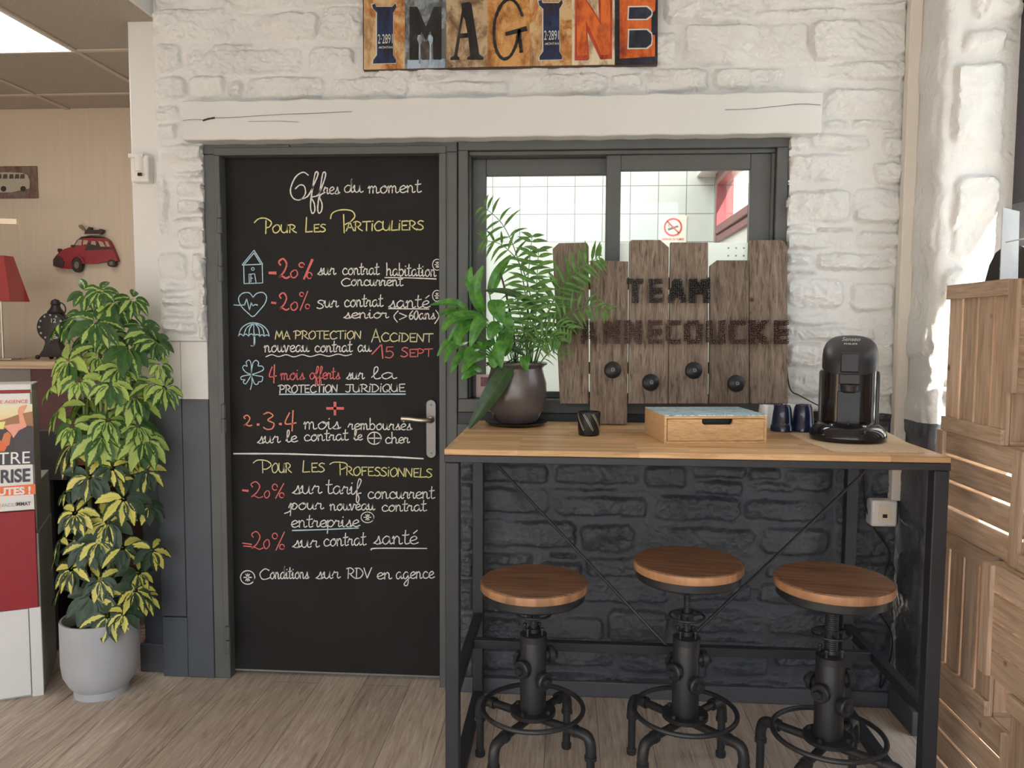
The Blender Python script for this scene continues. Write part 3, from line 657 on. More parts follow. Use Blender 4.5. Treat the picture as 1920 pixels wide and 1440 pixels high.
# title
b = MB(); strokes(b, T1, [[(625,205),(590,186),(540,220),(508,300),(525,355),(570,368),(605,330),(600,280),(570,270),(540,295)],
  [(575,365),(625,340),(670,250),(690,195),(672,190),(655,280),(640,400),(650,455),(668,440),(664,390),(648,352),(690,335),(725,255),(740,198),(722,192),(705,290),(688,410),(694,455),(712,440),(716,395),(700,345),(735,318)]], 0, .005)
word(b, T1, 'res', 728, 830, 330, 328, 46); word(b, T1, 'du', 857, 985, 318, 318, 46); word(b, T1, 'moment', 1020, 1368, 324, 318, 46)
chalkpart('chalk_heading', b)
b = MB(); strokes(b, T1, [[(270,518),(300,492),(345,490),(382,515),(370,545),(345,552)],[(347,505),(345,590)]], 1, .0048); word(b, T1, 'OUR', 388, 548, 584, 584, 52, 1, .0046)
word(b, T1, 'L', 605, 655, 580, 580, 92, 1, .005); word(b, T1, 'ES', 660, 742, 580, 578, 50, 1, .0046)
strokes(b, T1, [[(772,492),(785,455),(840,434),(910,440),(932,475),(905,510),(868,530)],[(858,465),(862,585)]], 1, .0048); word(b, T1, 'ARTICULIERS', 875, 1388, 573, 565, 60, 1, .0046)
chalkpart('chalk_heading', b)
# house line
b = MB(); strokes(b, T1, [[(190,795),(268,700)],[(268,700),(325,792)],[(325,792),(190,797)],[(205,792),(268,718)],[(268,718),(312,790)],[(200,800),(203,920)],[(203,920),(325,915)],[(325,915),(322,797)],[(237,915),(235,858)],[(235,858),(272,855)],[(272,855),(282,915)],[(247,862),(247,908)],[(246,885),(258,884)]], 3, .0038, False)
strokes(b, T1, [oval(260, 823, 9, 9)], 3, .003); chalkpart('chalk_house', b)
b = MB(); strokes(b, T1, [[(370,849),(410,849)]], 2, .011); word(b, T1, '2', 432, 508, 884, 884, 128, 2, .007); word(b, T1, '0', 505, 560, 880, 880, 50, 2, .005)
strokes(b, T1, [oval(582, 797, 17, 15)], 2, .005); strokes(b, T1, [[(652,762),(597,888)]], 2, .009); strokes(b, T1, [oval(633, 866, 16, 20)], 2, .0045)
word(b, T1, 'sur', 690, 805, 862, 860, 44); word(b, T1, 'contrat', 848, 1092, 860, 860, 42); word(b, T1, 'habitation', 1138, 1468, 866, 872, 44); strokes(b, T1, [[(1130,880),(1300,882),(1468,889)]])
star(b, T1, 1475, 795, 31, 36); word(b, T1, 'C', 840, 905, 935, 935, 50); word(b, T1, 'oncurrent', 905, 1248, 932, 934, 38)
chalkpart('chalk_line', b)
# heart line
b = MB(); strokes(b, T1, [[(262,1010),(235,980),(190,985),(166,1020),(185,1070),(230,1115),(262,1136),(300,1100),(340,1050),(350,1005),(325,978),(285,985),(262,1010)],[(135,1060),(170,1062),(205,1060)],[(205,1060),(220,1020)],[(220,1020),(238,1094)],[(238,1094),(250,1045)],[(250,1045),(260,1066)],[(260,1066),(275,1058),(292,1062)]], 3, .004)
chalkpart('chalk_heart', b)
b = MB(); strokes(b, T1, [[(385,1045),(410,1048)]], 2, .009); word(b, T1, '2', 436, 505, 1092, 1094, 112, 2, .006); word(b, T1, '0', 506, 560, 1094, 1094, 52, 2, .005)
strokes(b, T1, [oval(582, 990, 13, 13)], 2, .004); strokes(b, T1, [[(622,970),(572,1095)]], 2, .005); strokes(b, T1, [oval(620, 1070, 14, 15)], 2, .004)
word(b, T1, 'S', 682, 730, 1084, 1084, 55); word(b, T1, 'ur', 730, 822, 1076, 1074, 44); word(b, T1, 'contrat', 860, 1117, 1072, 1070, 44); word(b, T1, 'sant\u00e9', 1158, 1425, 1078, 1078, 46); strokes(b, T1, [[(1155,1084),(1420,1087)]])
star(b, T1, 1473, 1000, 29, 36); word(b, T1, 'senior', 862, 1152, 1148, 1146, 36); word(b, T1, '(>', 1185, 1285, 1160, 1158, 48); word(b, T1, '60', 1288, 1352, 1155, 1155, 56); word(b, T1, 'ans', 1352, 1460, 1155, 1152, 38); word(b, T1, ')', 1462, 1490, 1160, 1160, 52)
chalkpart('chalk_line', b)
# umbrella lines
b = MB(); strokes(b, T1, [[(165,1265),(185,1215),(225,1185),(268,1178),(315,1190),(352,1222),(368,1262)],[(165,1265),(180,1252),(198,1264)],[(198,1264),(215,1252),(232,1266)],[(232,1266),(250,1250),(268,1266)],[(268,1266),(290,1254),(305,1268)],[(305,1268),(320,1256),(336,1268)],[(336,1268),(350,1258),(368,1264)],[(262,1182),(220,1210),(200,1262)],[(265,1182),(240,1215),(233,1264)],[(272,1182),(298,1215),(305,1265)],[(275,1182),(322,1212),(336,1265)],[(266,1180),(268,1312),(262,1330),(247,1328)],[(272,1250),(273,1312),(262,1332)]], 3, .0038)
chalkpart('chalk_umbrella', b)
b = MB(); word(b, T1, 'MA', 408, 506, 1286, 1286, 56, 5, .004); word(b, T1, 'PROTECTION', 535, 978, 1284, 1284, 52, 5, .004); word(b, T1, 'A', 1042, 1102, 1305, 1305, 86, 5, .0042); word(b, T1, 'CCIDENT', 1105, 1448, 1298, 1306, 55, 5, .0042); chalkpart('chalk_line', b)
b = MB(); word(b, T1, 'nouveau', 335, 630, 1370, 1368, 42); word(b, T1, 'contrat', 665, 915, 1370, 1368, 40); word(b, T1, 'au', 948, 1040, 1368, 1366, 42)
strokes(b, T1, [[(1045,1385),(1108,1318)],[(1108,1318),(1116,1412)]], 2, .0046); word(b, T1, '5', 1130, 1192, 1408, 1408, 72, 2); word(b, T1, 'S', 1235, 1285, 1402, 1402, 62, 2); word(b, T1, 'EPT', 1290, 1445, 1402, 1400, 50, 2)
strokes(b, T1, [[(345,1402),(385,1388),(430,1400),(480,1388),(530,1402),(585,1388),(640,1400),(700,1386),(760,1398),(820,1384),(870,1394),(912,1384)]], 0, .0036); chalkpart('chalk_line', b)
# clover lines
b = MB(); strokes(b, T2, [[(213,185),(185,175),(165,150),(175,135),(190,140),(185,118),(200,105),(212,125),(214,185)],[(214,185),(222,125),(240,107),(255,120),(252,138),(275,140),(282,158),(260,172),(214,187)],[(214,187),(255,195),(277,200),(272,225),(255,228),(250,240),(232,238),(214,190)],[(213,190),(195,222),(180,240),(168,228),(178,216),(158,215),(157,200),(180,192),(213,188)],[(214,190),(218,230),(208,272)]], 3, .0036); chalkpart('chalk_clover', b)
b = MB(); word(b, T2, '4', 312, 358, 222, 222, 82, 2, .005); word(b, T2, 'mois', 378, 512, 216, 214, 36, 2); word(b, T2, 'offerts', 540, 712, 212, 212, 36, 2, .004); word(b, T2, 'sur', 750, 848, 213, 212, 36); word(b, T2, 'la', 890, 1028, 210, 210, 34)
word(b, T2, 'PROTECTION', 370, 702, 290, 286, 42); word(b, T2, 'JURIDIQUE', 745, 1082, 286, 282, 42); strokes(b, T2, [[(372,298),(700,297),(1080,297)]], 3, .005); chalkpart('chalk_line', b)
b = MB(); strokes(b, T2, [[(640,377),(730,377)],[(684,345),(684,412)]], 2, .011); chalkpart('chalk_plus', b)
b = MB(); word(b, T2, '2', 172, 222, 476, 476, 60, 4, .0052); strokes(b, T2, [[(248,468),(256,468)],[(373,465),(381,465)]], 4, .009); word(b, T2, '3', 282, 350, 495, 495, 95, 4, .0052); word(b, T2, '4', 400, 470, 490, 490, 92, 4, .0056)
word(b, T2, 'mois', 508, 712, 494, 492, 40); word(b, T2, 'rembours\u00e9s', 760, 1115, 496, 498, 34); word(b, T2, 'sur', 250, 375, 574, 570, 38); word(b, T2, 'le', 408, 472, 566, 566, 34); word(b, T2, 'contrat', 508, 758, 560, 556, 34); word(b, T2, 'le', 790, 838, 555, 555, 30)
strokes(b, T2, [oval(906, 545, 38, 34), [(875,545),(940,545)], [(906,515),(906,578)]]); word(b, T2, 'cher', 965, 1102, 574, 572, 33); chalkpart('chalk_line', b)
b = MB(); strokes(b, T2, [[(115,632),(400,633),(700,642),(950,648),(1180,660)]], 0, .0062); chalkpart('chalk_divider', b)
b = MB(); strokes(b, T2, [[(225,684),(250,668),(300,672),(325,695),(300,718),(278,718)],[(276,675),(278,740)]], 5); word(b, T2, 'OUR', 328, 440, 738, 738, 52, 5); word(b, T2, 'L', 500, 545, 736, 736, 62, 5); word(b, T2, 'ES', 550, 628, 735, 735, 50, 5)
strokes(b, T2, [[(655,692),(680,680),(740,684),(752,702),(728,718),(712,720)],[(712,690),(714,752)]], 1); word(b, T2, 'ROFESSIONNELS', 745, 1232, 752, 766, 48, 1); chalkpart('chalk_heading', b)
b = MB(); strokes(b, T2, [[(165,838),(195,841)]], 2, .008); word(b, T2, '2', 212, 285, 880, 880, 90, 2); word(b, T2, '0', 284, 320, 880, 880, 40, 2); strokes(b, T2, [oval(346, 820, 14, 17), [(396,800),(350,884)], oval(385, 866, 13, 14)], 2)
word(b, T2, 'sur', 448, 608, 858, 856, 46); word(b, T2, 'tarif', 635, 830, 856, 862, 44); word(b, T2, 'concurrent', 866, 1244, 884, 884, 38)
word(b, T2, 'pour', 430, 618, 946, 944, 36); strokes(b, T2, [[(400,968),(430,955),(450,920)]]); word(b, T2, 'nouveau', 655, 908, 950, 948, 34); word(b, T2, 'contrat', 945, 1198, 956, 954, 34); word(b, T2, 'entreprise', 435, 822, 1046, 1042, 38); strokes(b, T2, [[(445,1064),(640,1058),(816,1050)]], 3, .005); star(b, T2, 867, 990, 36, 30); chalkpart('chalk_line', b)
b = MB(); strokes(b, T2, [[(165,1135),(215,1142)],[(170,1151),(215,1155)]], 2, .0045); word(b, T2, '2', 216, 285, 1170, 1170, 100, 2); word(b, T2, '0', 280, 320, 1165, 1165, 50, 2); strokes(b, T2, [oval(346, 1095, 14, 16), [(400,1072),(352,1175)], oval(386, 1156, 13, 14)], 2)
word(b, T2, 'sur', 448, 594, 1160, 1158, 40); word(b, T2, 'contrat', 618, 858, 1152, 1146, 40); word(b, T2, 'sant\u00e9', 905, 1150, 1140, 1140, 44); strokes(b, T2, [[(888,1174),(920,1164),(1200,1165)]], 0, .0045); chalkpart('chalk_line', b)
b = MB(); star(b, T2, 193, 1328, 40, 38, 0, .0042); word(b, T2, 'C', 258, 318, 1338, 1338, 58); word(b, T2, 'onditions', 318, 536, 1336, 1334, 36); word(b, T2, 'sur', 580, 712, 1336, 1332, 38); word(b, T2, 'RDV', 752, 892, 1334, 1332, 58); word(b, T2, 'en', 918, 1004, 1338, 1336, 36); word(b, T2, 'agence', 1025, 1242, 1336, 1332, 38); chalkpart('chalk_line', b)

# ---- sliding pass-through window
MB().box(.909, 2.108, .012, .14, 1.0, 1.0745).build('trim_3', MT['blackpaint'], kind='structure', bevel=.003)
W1 = thing('window_1', (1.5, .03, 1.1), kind='structure')
f = MB()
f.box(.912, .948, .005, .13, 1.1255, 2.0455).box(2.066, 2.108, .005, .13, 1.1255, 2.0455).box(.912, 2.108, .005, .13, 2.046, 2.10).box(.912, 2.108, .0, .13, 1.075, 1.125)
f.box(.949, .955, .022, .12, 1.126, 2.0295).box(2.052, 2.065, .022, .12, 1.126, 2.0295).box(.949, 2.065, .022, .12, 2.03, 2.0455)
f.build('window_frame', MT['grey'], W1, bevel=.003)
def sash(x0, x1, g0, g1, y0, y1, z0, z1, gz0, gz1):
    s_ = MB().box(x0, g0, y0, y1, z0, z1).box(g1, x1, y0, y1, z0, z1).box(g0, g1, y0, y1, gz1, z1).box(g0, g1, y0, y1, z0, gz0)
    s_ = s_.build('window_sash', MT['grey'], W1, bevel=.003)
    MB().box(g0-.004, g1+.004, (y0+y1)/2-.002, (y0+y1)/2+.002, gz0-.004, gz1+.004).build('window_pane', MT['glass'], s_, smooth=False)
    return s_
sL = sash(.955, 1.512, 1.008, 1.464, .082, .112, 1.125, 2.03, 1.15, 1.968)
sR = sash(1.458, 2.055, 1.512, 1.980, .034, .066, 1.125, 2.03, 1.15, 1.974)
fm = N('frosted_film').set(color=(.9, .92, .9), rough=.6); tr_ = fm.n('BsdfTranslucent'); tr_.inputs[0].default_value = (.95, .97, .94, 1); mx = fm.n('MixShader'); mx.inputs[0].default_value = .9
fm.l(fm.b, 0, mx, 1); fm.l(tr_, 0, mx, 2); fm.l(mx, 0, fm.out, 0)
za = oy(1000, 454, .094).z; zb = oy(1350, 455, .048).z
fl = MB().box(1.008, 1.464, .0925, .0935, 1.15, za).build('frosted_film', fm.mat, sL, smooth=False)
fr_ = MB().box(1.512, 1.980, .0465, .0475, 1.15, zb).build('frosted_film', fm.mat, sR, smooth=False)
dt = MB()
for i in range(3):
    for j in range(2): dt.lathe([(.0035, 0), (.0035, .0004)], (1.385+.03*i, .092, za-.022-.028*j), 10, axis=(0, -1, 0)).lathe([(.0035, 0), (.0035, .0004)], (1.91+.028*i, .046, zb-.02-.028*j), 10, axis=(0, -1, 0))
dt.build('film_dots', plain('dot_grey', K(150, 155, 160), .5), sR, smooth=False)
MB().box(1.0, 2.0, .13, .16, 1.0, 1.09).build('sill_kitchen', MT['whiteplain'], kind='structure', smooth=False)
pc = thing('photo_card', (1.03, .075, 1.15), 'small pinkish photo card standing behind the dark flower pot', 'card')
p0 = oy(893, 737, .078); p1 = oy(916, 702, .078)
MB().box(p0.x, p0.x+.055, .074, .077, 1.1255, p1.z).build('card_sheet', plain('pink_card', K(190, 165, 160), .5, scale=30), pc, smooth=False)
MB().box(p0.x+.018, p0.x+.048, .0732, .0738, 1.168, p1.z-.01).build('card_picture', plain('card_pic', K(120, 66, 84), .5, var=.5, scale=60), pc, smooth=False)

# ---- black shop window in the right reveal, unseen slab added outside to hold off the sun
W2 = thing('window_2', (2.8, -.8, 0), kind='structure')
FRM = plain('anthracite_frame', K(58, 56, 66), .4, var=.05)
f = MB().box(2.768, 2.84, -.30, -.20, 0, 2.62).box(2.768, 2.84, -1.40, -1.32, 0, 2.62).box(2.768, 2.84, -1.32, -.30, 2.54, 2.62).box(2.768, 2.84, -1.32, -.30, 0, .07)
f.box(2.775, 2.83, -1.12, -1.06, .07, 2.54)
f.build('window_frame', FRM, W2, bevel=.004)
MB().box(2.80, 2.806, -1.32, -.30, .07, 2.54).build('window_pane', MT['glass'], W2, smooth=False)
aw = MB().box(2.96, 3.175, -2.4, .4, 2.68, 2.72)
aw.build('sun_blocker', plain('sun_blocker_grey', K(120, 120, 122), .8), None, smooth=False); bpy.data.objects['sun_blocker']['kind'] = 'structure'
MB().box(2.7, 9, -9, 5, -.2, -.1).build('pavement', plain('pavement_stone', (.35, .34, .32), .8), kind='structure', smooth=False)

# ================================================================== THINGS ON THE WALLS
# ---- IMAGINE sign
SGN = thing('metal_letter_sign', (1.1, -.03, 2.33), 'rusty patchwork metal sign with big letters spelling IMAGINE above the lintel', 'sign')
YS = -.035
def sp_(x, y, d=0): return oy(x/3.2+660, y/3.2, YS-d)
def rust(name, c1, c2, c3, sc=9):
    m = N(name).set(rough=.6, spec=.3); v = m.coord(rnd=True); a = m.noise(v, sc, 7, .68, .6); b_ = m.noise(m.coord((1, 1, .35), rnd=True), sc*2.2, 5, .7)
    r = m.ramp(a, [(.3, c3), (.43, c2), (.52, c1), (.75, c1)]); r2 = m.ramp(b_, [(.30, (.30, .22, .17)), (.40, (.62, .5, .42)), (.52, (1, 1, 1))])
    x_ = m.mix(.9, (r, 0), (r2, 0), 'MULTIPLY'); m.l(x_, 2, m.b, 'Base Color'); return m.mat
RT = [rust('tan_rust', K(184, 158, 118), K(166, 112, 60), K(84, 50, 28)), rust('blue_grey_flake', K(84, 90, 92), K(130, 140, 146), K(70, 52, 40)), rust('tan_grey', K(168, 148, 118), K(120, 100, 78), K(80, 56, 36)),
      rust('amber_rust', K(186, 142, 88), K(160, 110, 58), K(110, 74, 40)), rust('tan_rust', K(184, 158, 118), K(166, 112, 60), K(84, 50, 28)), rust('ivory_paint', K(198, 188, 160), K(186, 170, 138), K(140, 110, 80)), rust('navy_flake', K(34, 38, 52), K(44, 50, 66), K(90, 54, 34))]
INK = rust('navy_ink', K(38, 50, 84), K(32, 40, 66), K(62, 44, 40)); BLK = rust('black_ink', K(34, 32, 32), K(44, 48, 48), K(70, 50, 36)); ORG = rust('orange_ink', K(196, 100, 46), K(176, 84, 40), K(120, 60, 36)); RDI = rust('red_ink', K(170, 70, 52), K(160, 64, 50), K(110, 46, 40))
PALE = plain('pale_ink', K(186, 186, 178), .6); BLU = rust('pale_blue_ink', K(150, 168, 186), K(120, 140, 160), K(70, 70, 76))
TOPY = -75
bx = [71, 317, 565, 812, 1066, 1320, 1576, 1830]; by = [417, 412, 406, 400, 396, 391, 387, 384]
tl = sp_(66, TOPY); br_ = sp_(1834, 385); bl_ = sp_(66, 421)
fr = MB().prism([sp_(66, 421, .0), sp_(1834, 389), sp_(1836, TOPY), sp_(64, TOPY)], (0, .022, 0)); fr.build('sign_frame', plain('sign_edge_brown', K(62, 36, 24), .5), SGN, bevel=.002)
PAN = []
for i in range(7):
    PAN.append(MB().prism([sp_(bx[i], by[i], .003), sp_(bx[i+1], by[i+1], .003), sp_(bx[i+1], TOPY+8, .003), sp_(bx[i], TOPY+8, .003)], (0, .003, 0)).build('letter_panel', RT[i], SGN, smooth=False))
def lay(poly, par, mat, d=.0045, name='letter'):
    return MB().prism([sp_(x, y, d) for x, y in poly], (0, .0016, 0)).build(name, mat, par, smooth=False)
for k, (ox_, oy_) in enumerate(((0, 0), (998, -22))):
    P_ = PAN[(0, 4)[k]]
    outl = [(120,28),(138,22),(144,40),(242,40),(262,20),(266,40),(246,75),(246,330),(264,362),(262,378),(126,381),(128,360),(150,330),(150,75),(126,52)]
    o_ = lay([(x+ox_-7 if x < 190 else x+ox_+3, y+oy_+(4 if y > 200 else -4)) for x, y in outl], P_, PALE, .0045, 'letter_outline')
    L_ = lay([(x+ox_, y+oy_) for x, y in outl], P_, INK, .0058)
    t_ = MB(); text_on(t_, '2\u00b72891', [sp_(155+ox_, 262+oy_, .0066), sp_(243+ox_, 260+oy_, .0066), sp_(243+ox_, 204+oy_, .0066), sp_(155+ox_, 206+oy_, .0066)], 0)
    text_on(t_, '-MONTAN', [sp_(157+ox_, 292+oy_, .0066), sp_(243+ox_, 290+oy_, .0066), sp_(243+ox_, 276+oy_, .0066), sp_(157+ox_, 278+oy_, .0066)], 0, .01); t_.build('plate_lettering', PALE, L_, smooth=False)
lay([(332,412),(560,406),(560,352),(332,360)], PAN[1], BLU, .0042, 'painted_strip')
lay([(345,40),(392,40),(443,160),(492,40),(537,40),(537,358),(488,358),(484,240),(470,185),(443,240),(415,190),(402,245),(402,360),(345,360)], PAN[1], BLK)
lay([(404,245),(420,360),(466,358),(482,240),(443,250)], PAN[1], rust('grey_ink', K(86, 86, 80), K(70, 66, 60), K(60, 50, 44)), .0044, 'letter_fill')
for x in (405, 470): lay([(x-5,380),(x+6,380),(x+5,270),(x+15,250),(x+16,225),(x+4,208),(x-10,212),(x-14,235),(x-6,258),(x-4,275)], PAN[1], BLU, .0062, 'paint_drip')
lay([(590,360),(590,346),(612,335),(660,60),(656,22),(700,10),(716,20),(764,325),(788,345),(788,358),(690,358),(690,346),(708,334),(698,226),(648,228),(632,335),(644,346),(644,358)], PAN[2], BLK)
lay([(650,200),(692,197),(678,120),(668,100)], PAN[2], RT[2], .006, 'letter_gap')
gpts = cat([(1022,92,0),(990,25,0),(945,-6,0),(895,30,0),(858,120,0),(852,220,0),(868,305,0),(905,352,0),(950,335,0),(985,265,0),(1000,190,0)], 6)
gm_ = MB(); wpts = [sp_(p.x, p.y, .006) for p in gpts]; gm_.ribbon(wpts, .011, (0, 1, 0)); gm_.ribbon([sp_(928, 203, .006), sp_(1042, 172, .006)], .015, (0, 1, 0)); gm_.ribbon(cat([sp_(1005, 180, .006), sp_(1008, 240, .006), sp_(1015, 310, .006)]), .012, (0, 1, 0))
gm_.build('letter', BLK, PAN[3], smooth=False)
lay([(1338,-12),(1402,-12),(1482,112),(1478,-12),(1562,-12),(1560,352),(1490,356),(1412,190),(1424,352),(1416,360),(1336,362)], PAN[5], RDI, .005, 'letter_outline')
lay([(1350,-10),(1396,-10),(1494,150),(1492,-10),(1550,-10),(1548,328),(1496,330),(1402,120),(1412,330),(1350,334)], PAN[5], ORG, .0062)
lay([(1605,-12),(1822,-12),(1818,62),(1796,84),(1796,205),(1818,212),(1818,338),(1605,352)], PAN[6], ORG, .005)
for y0, y1 in ((44, 112), (182, 286)):
    q_ = [(1664, y0), (1768, y0-2), (1795, y0+22), (1798, (y0+y1)/2), (1794, y1-22), (1766, y1), (1660, y1+1)]
    lay([(x+(-8 if x < 1700 else 6), y+(-8 if y < (y0+y1)/2 else 8)) for x, y in q_], PAN[6], PALE, .0056, 'letter_outline'); lay(q_, PAN[6], RT[6], .0064, 'letter_gap')

# ---- cable trunking, socket box, sensor
tk = thing('cable_trunking', (2.515, -.03, .85), 'beige cable trunking running up the corner of the stone wall', 'trunking')
MB().box(2.490, 2.532, -.05, -.012, .78, 2.8).build('duct', MT['trunk'], tk, bevel=.003)
MB().box(2.4935, 2.5285, -.0525, -.049, .78, 2.8).build('duct_lid', MT['trunk'], tk, bevel=.001)
sb = thing('wall_socket_box', (2.46, -.05, .69), 'small white square network socket box below the trunking', 'socket')
a_ = oy(1634, 988, -.07); b_ = oy(1685, 940, -.07)
BX = MB().box(a_.x, b_.x, -.068, -.008, a_.z, b_.z).build('box', MT['whiteplain'], sb, bevel=.008)
MB().box(a_.x+.024, b_.x-.024, -.0705, -.067, a_.z+.022, b_.z-.018).build('socket_plate', MT['cream'], sb, bevel=.001)
cxm = (a_.x+b_.x)/2; MB().box(cxm-.008, cxm+.008, -.0715, -.07, a_.z+.034, a_.z+.047).build('socket_hole', MT['satin'], sb, smooth=False)
MB().box(cxm-.013, cxm+.013, -.0712, -.07, a_.z+.056, a_.z+.062).build('socket_label', MT['whiteplain'], sb, smooth=False)
sn = thing('motion_sensor', (-.305, .0, 1.98), 'white motion sensor box on the edge of the white column', 'sensor')
p0 = oy(247, 342, .02); p1 = oy(279, 291, .02)
MB().box(p0.x, p1.x, .012, .058, p0.z, p1.z).build('sensor_body', MT['whiteplain'], sn, bevel=.006)
MB().box(p0.x-.004, p0.x+.055, .004, .05, p1.z-.012, p1.z+.004).build('sensor_cap', MT['whiteplain'], sn, bevel=.003)
MB().lathe([(.018, 0), (.018, .06), (.012, .064)], ((p0.x+p1.x)/2, .016, p0.z+.04), 20).build('sensor_lens', plain('lens_white', K(206, 202, 196), .2), sn)
q0 = oy(262, 327, .0); MB().box(q0.x-.007, q0.x+.007, -.004, .004, q0.z-.006, q0.z+.006).build('sensor_eye', MT['gloss'], sn, smooth=False)

# ================================================================== BAR TABLE
TX0, TX1, TY0, TY1, TZ = .976, 2.363, -.742, -.045, 1.05
TB = thing('bar_table', (1.67, -.39, 0), 'tall oak-topped bar table on a black steel frame against the stone wall', 'table')
m = N('oak_butcher_block').set(rough=.42, spec=.35); v = m.coord(); br = m.n('TexBrick', offset=.43); m.l(v, 0, br, 'Vector')
for k_, x in (('Color1', (.1, .1, .1, 1)), ('Color2', (.9, .9, .9, 1)), ('Mortar', (.3, .3, .3, 1)), ('Scale', 1), ('Mortar Size', .0004), ('Brick Width', .34), ('Row Height', .036), ('Bias', 0)): br.inputs[k_].default_value = x
gr = m.noise(m.coord((1.6, 22, 22)), 3, 6, .6, 1.0); gc = m.ramp(gr, [(.28, K(168, 130, 90)), (.5, K(194, 158, 116)), (.72, K(208, 176, 136))])
pl = m.ramp(br, [(0, (.70, .66, .62)), (.5, (.97, .96, .95)), (1, (1.2, 1.18, 1.14))], 'Color'); x = m.mix(1, (gc, 0), (pl, 0), 'MULTIPLY'); m.l(x, 2, m.b, 'Base Color'); m.bump(gr, 'Fac', .05, .002)
MB().box(TX0, TX1, TY0, TY1, TZ-.017, TZ).build('tabletop', m.mat, TB, bevel=.003)
BP = MT['blackpaint']
ap = MB().box(TX0, TX1, TY0, TY0+.03, TZ-.038, TZ-.0175).box(TX0, TX1, TY1-.03, TY1, TZ-.038, TZ-.0175).box(TX0, TX0+.03, TY0+.03, TY1-.03, TZ-.038, TZ-.0175).box(TX1-.03, TX1, TY0+.03, TY1-.03, TZ-.038, TZ-.0175)
ap.build('apron', BP, TB, bevel=.002)
for x in (TX0+.002, TX1-.042):
    for y in (TY0+.002, TY1-.042): MB().box(x, x+.04, y, y+.04, .0, TZ-.0385).build('leg', BP, TB, bevel=.003)
for x in (TX0+.007, TX1-.037):
    MB().box(x, x+.03, TY0+.042, TY1-.042, .305, .335).build('side_rail', BP, TB, bevel=.002)
    MB().box(x-.003, x+.035, TY0+.042, TY1-.042, .0, .035).build('foot_rail', BP, TB, bevel=.002)
MB().box(TX0+.037, TX1-.037, -.345, -.315, .305, .335).build('cross_rail', BP, TB, bevel=.002)
for a_, b_ in ((oy(926, 866, -.09), oy(1253, 1214, -.33)), (oy(1624, 882, -.16), oy(1287, 1202, -.34))):
    MB().tube([a_, b_], .0052, 8).build('brace_rod', MT['black'], TB)
ctop = oy(1624, 884, -.055)
cb = MB().tube(cat([(ctop.x-.01, -.05, 1.0), oy(1622, 940, -.03), oy(1640, 990, -.03), oy(1668, 1035, -.03), oy(1660, 1075, -.03), oy(1640, 1130, -.03), oy(1672, 1190, -.03), oy(1664, 1260, -.03), oy(1650, 1290, -.035), oy(1655, 1240, -.04)], 8), .0028, 6)
cb.build('power_cable', MT['cable']); tag(bpy.data.objects['power_cable'], 'thin black cable hanging down the dark wall below the socket box', 'cable')

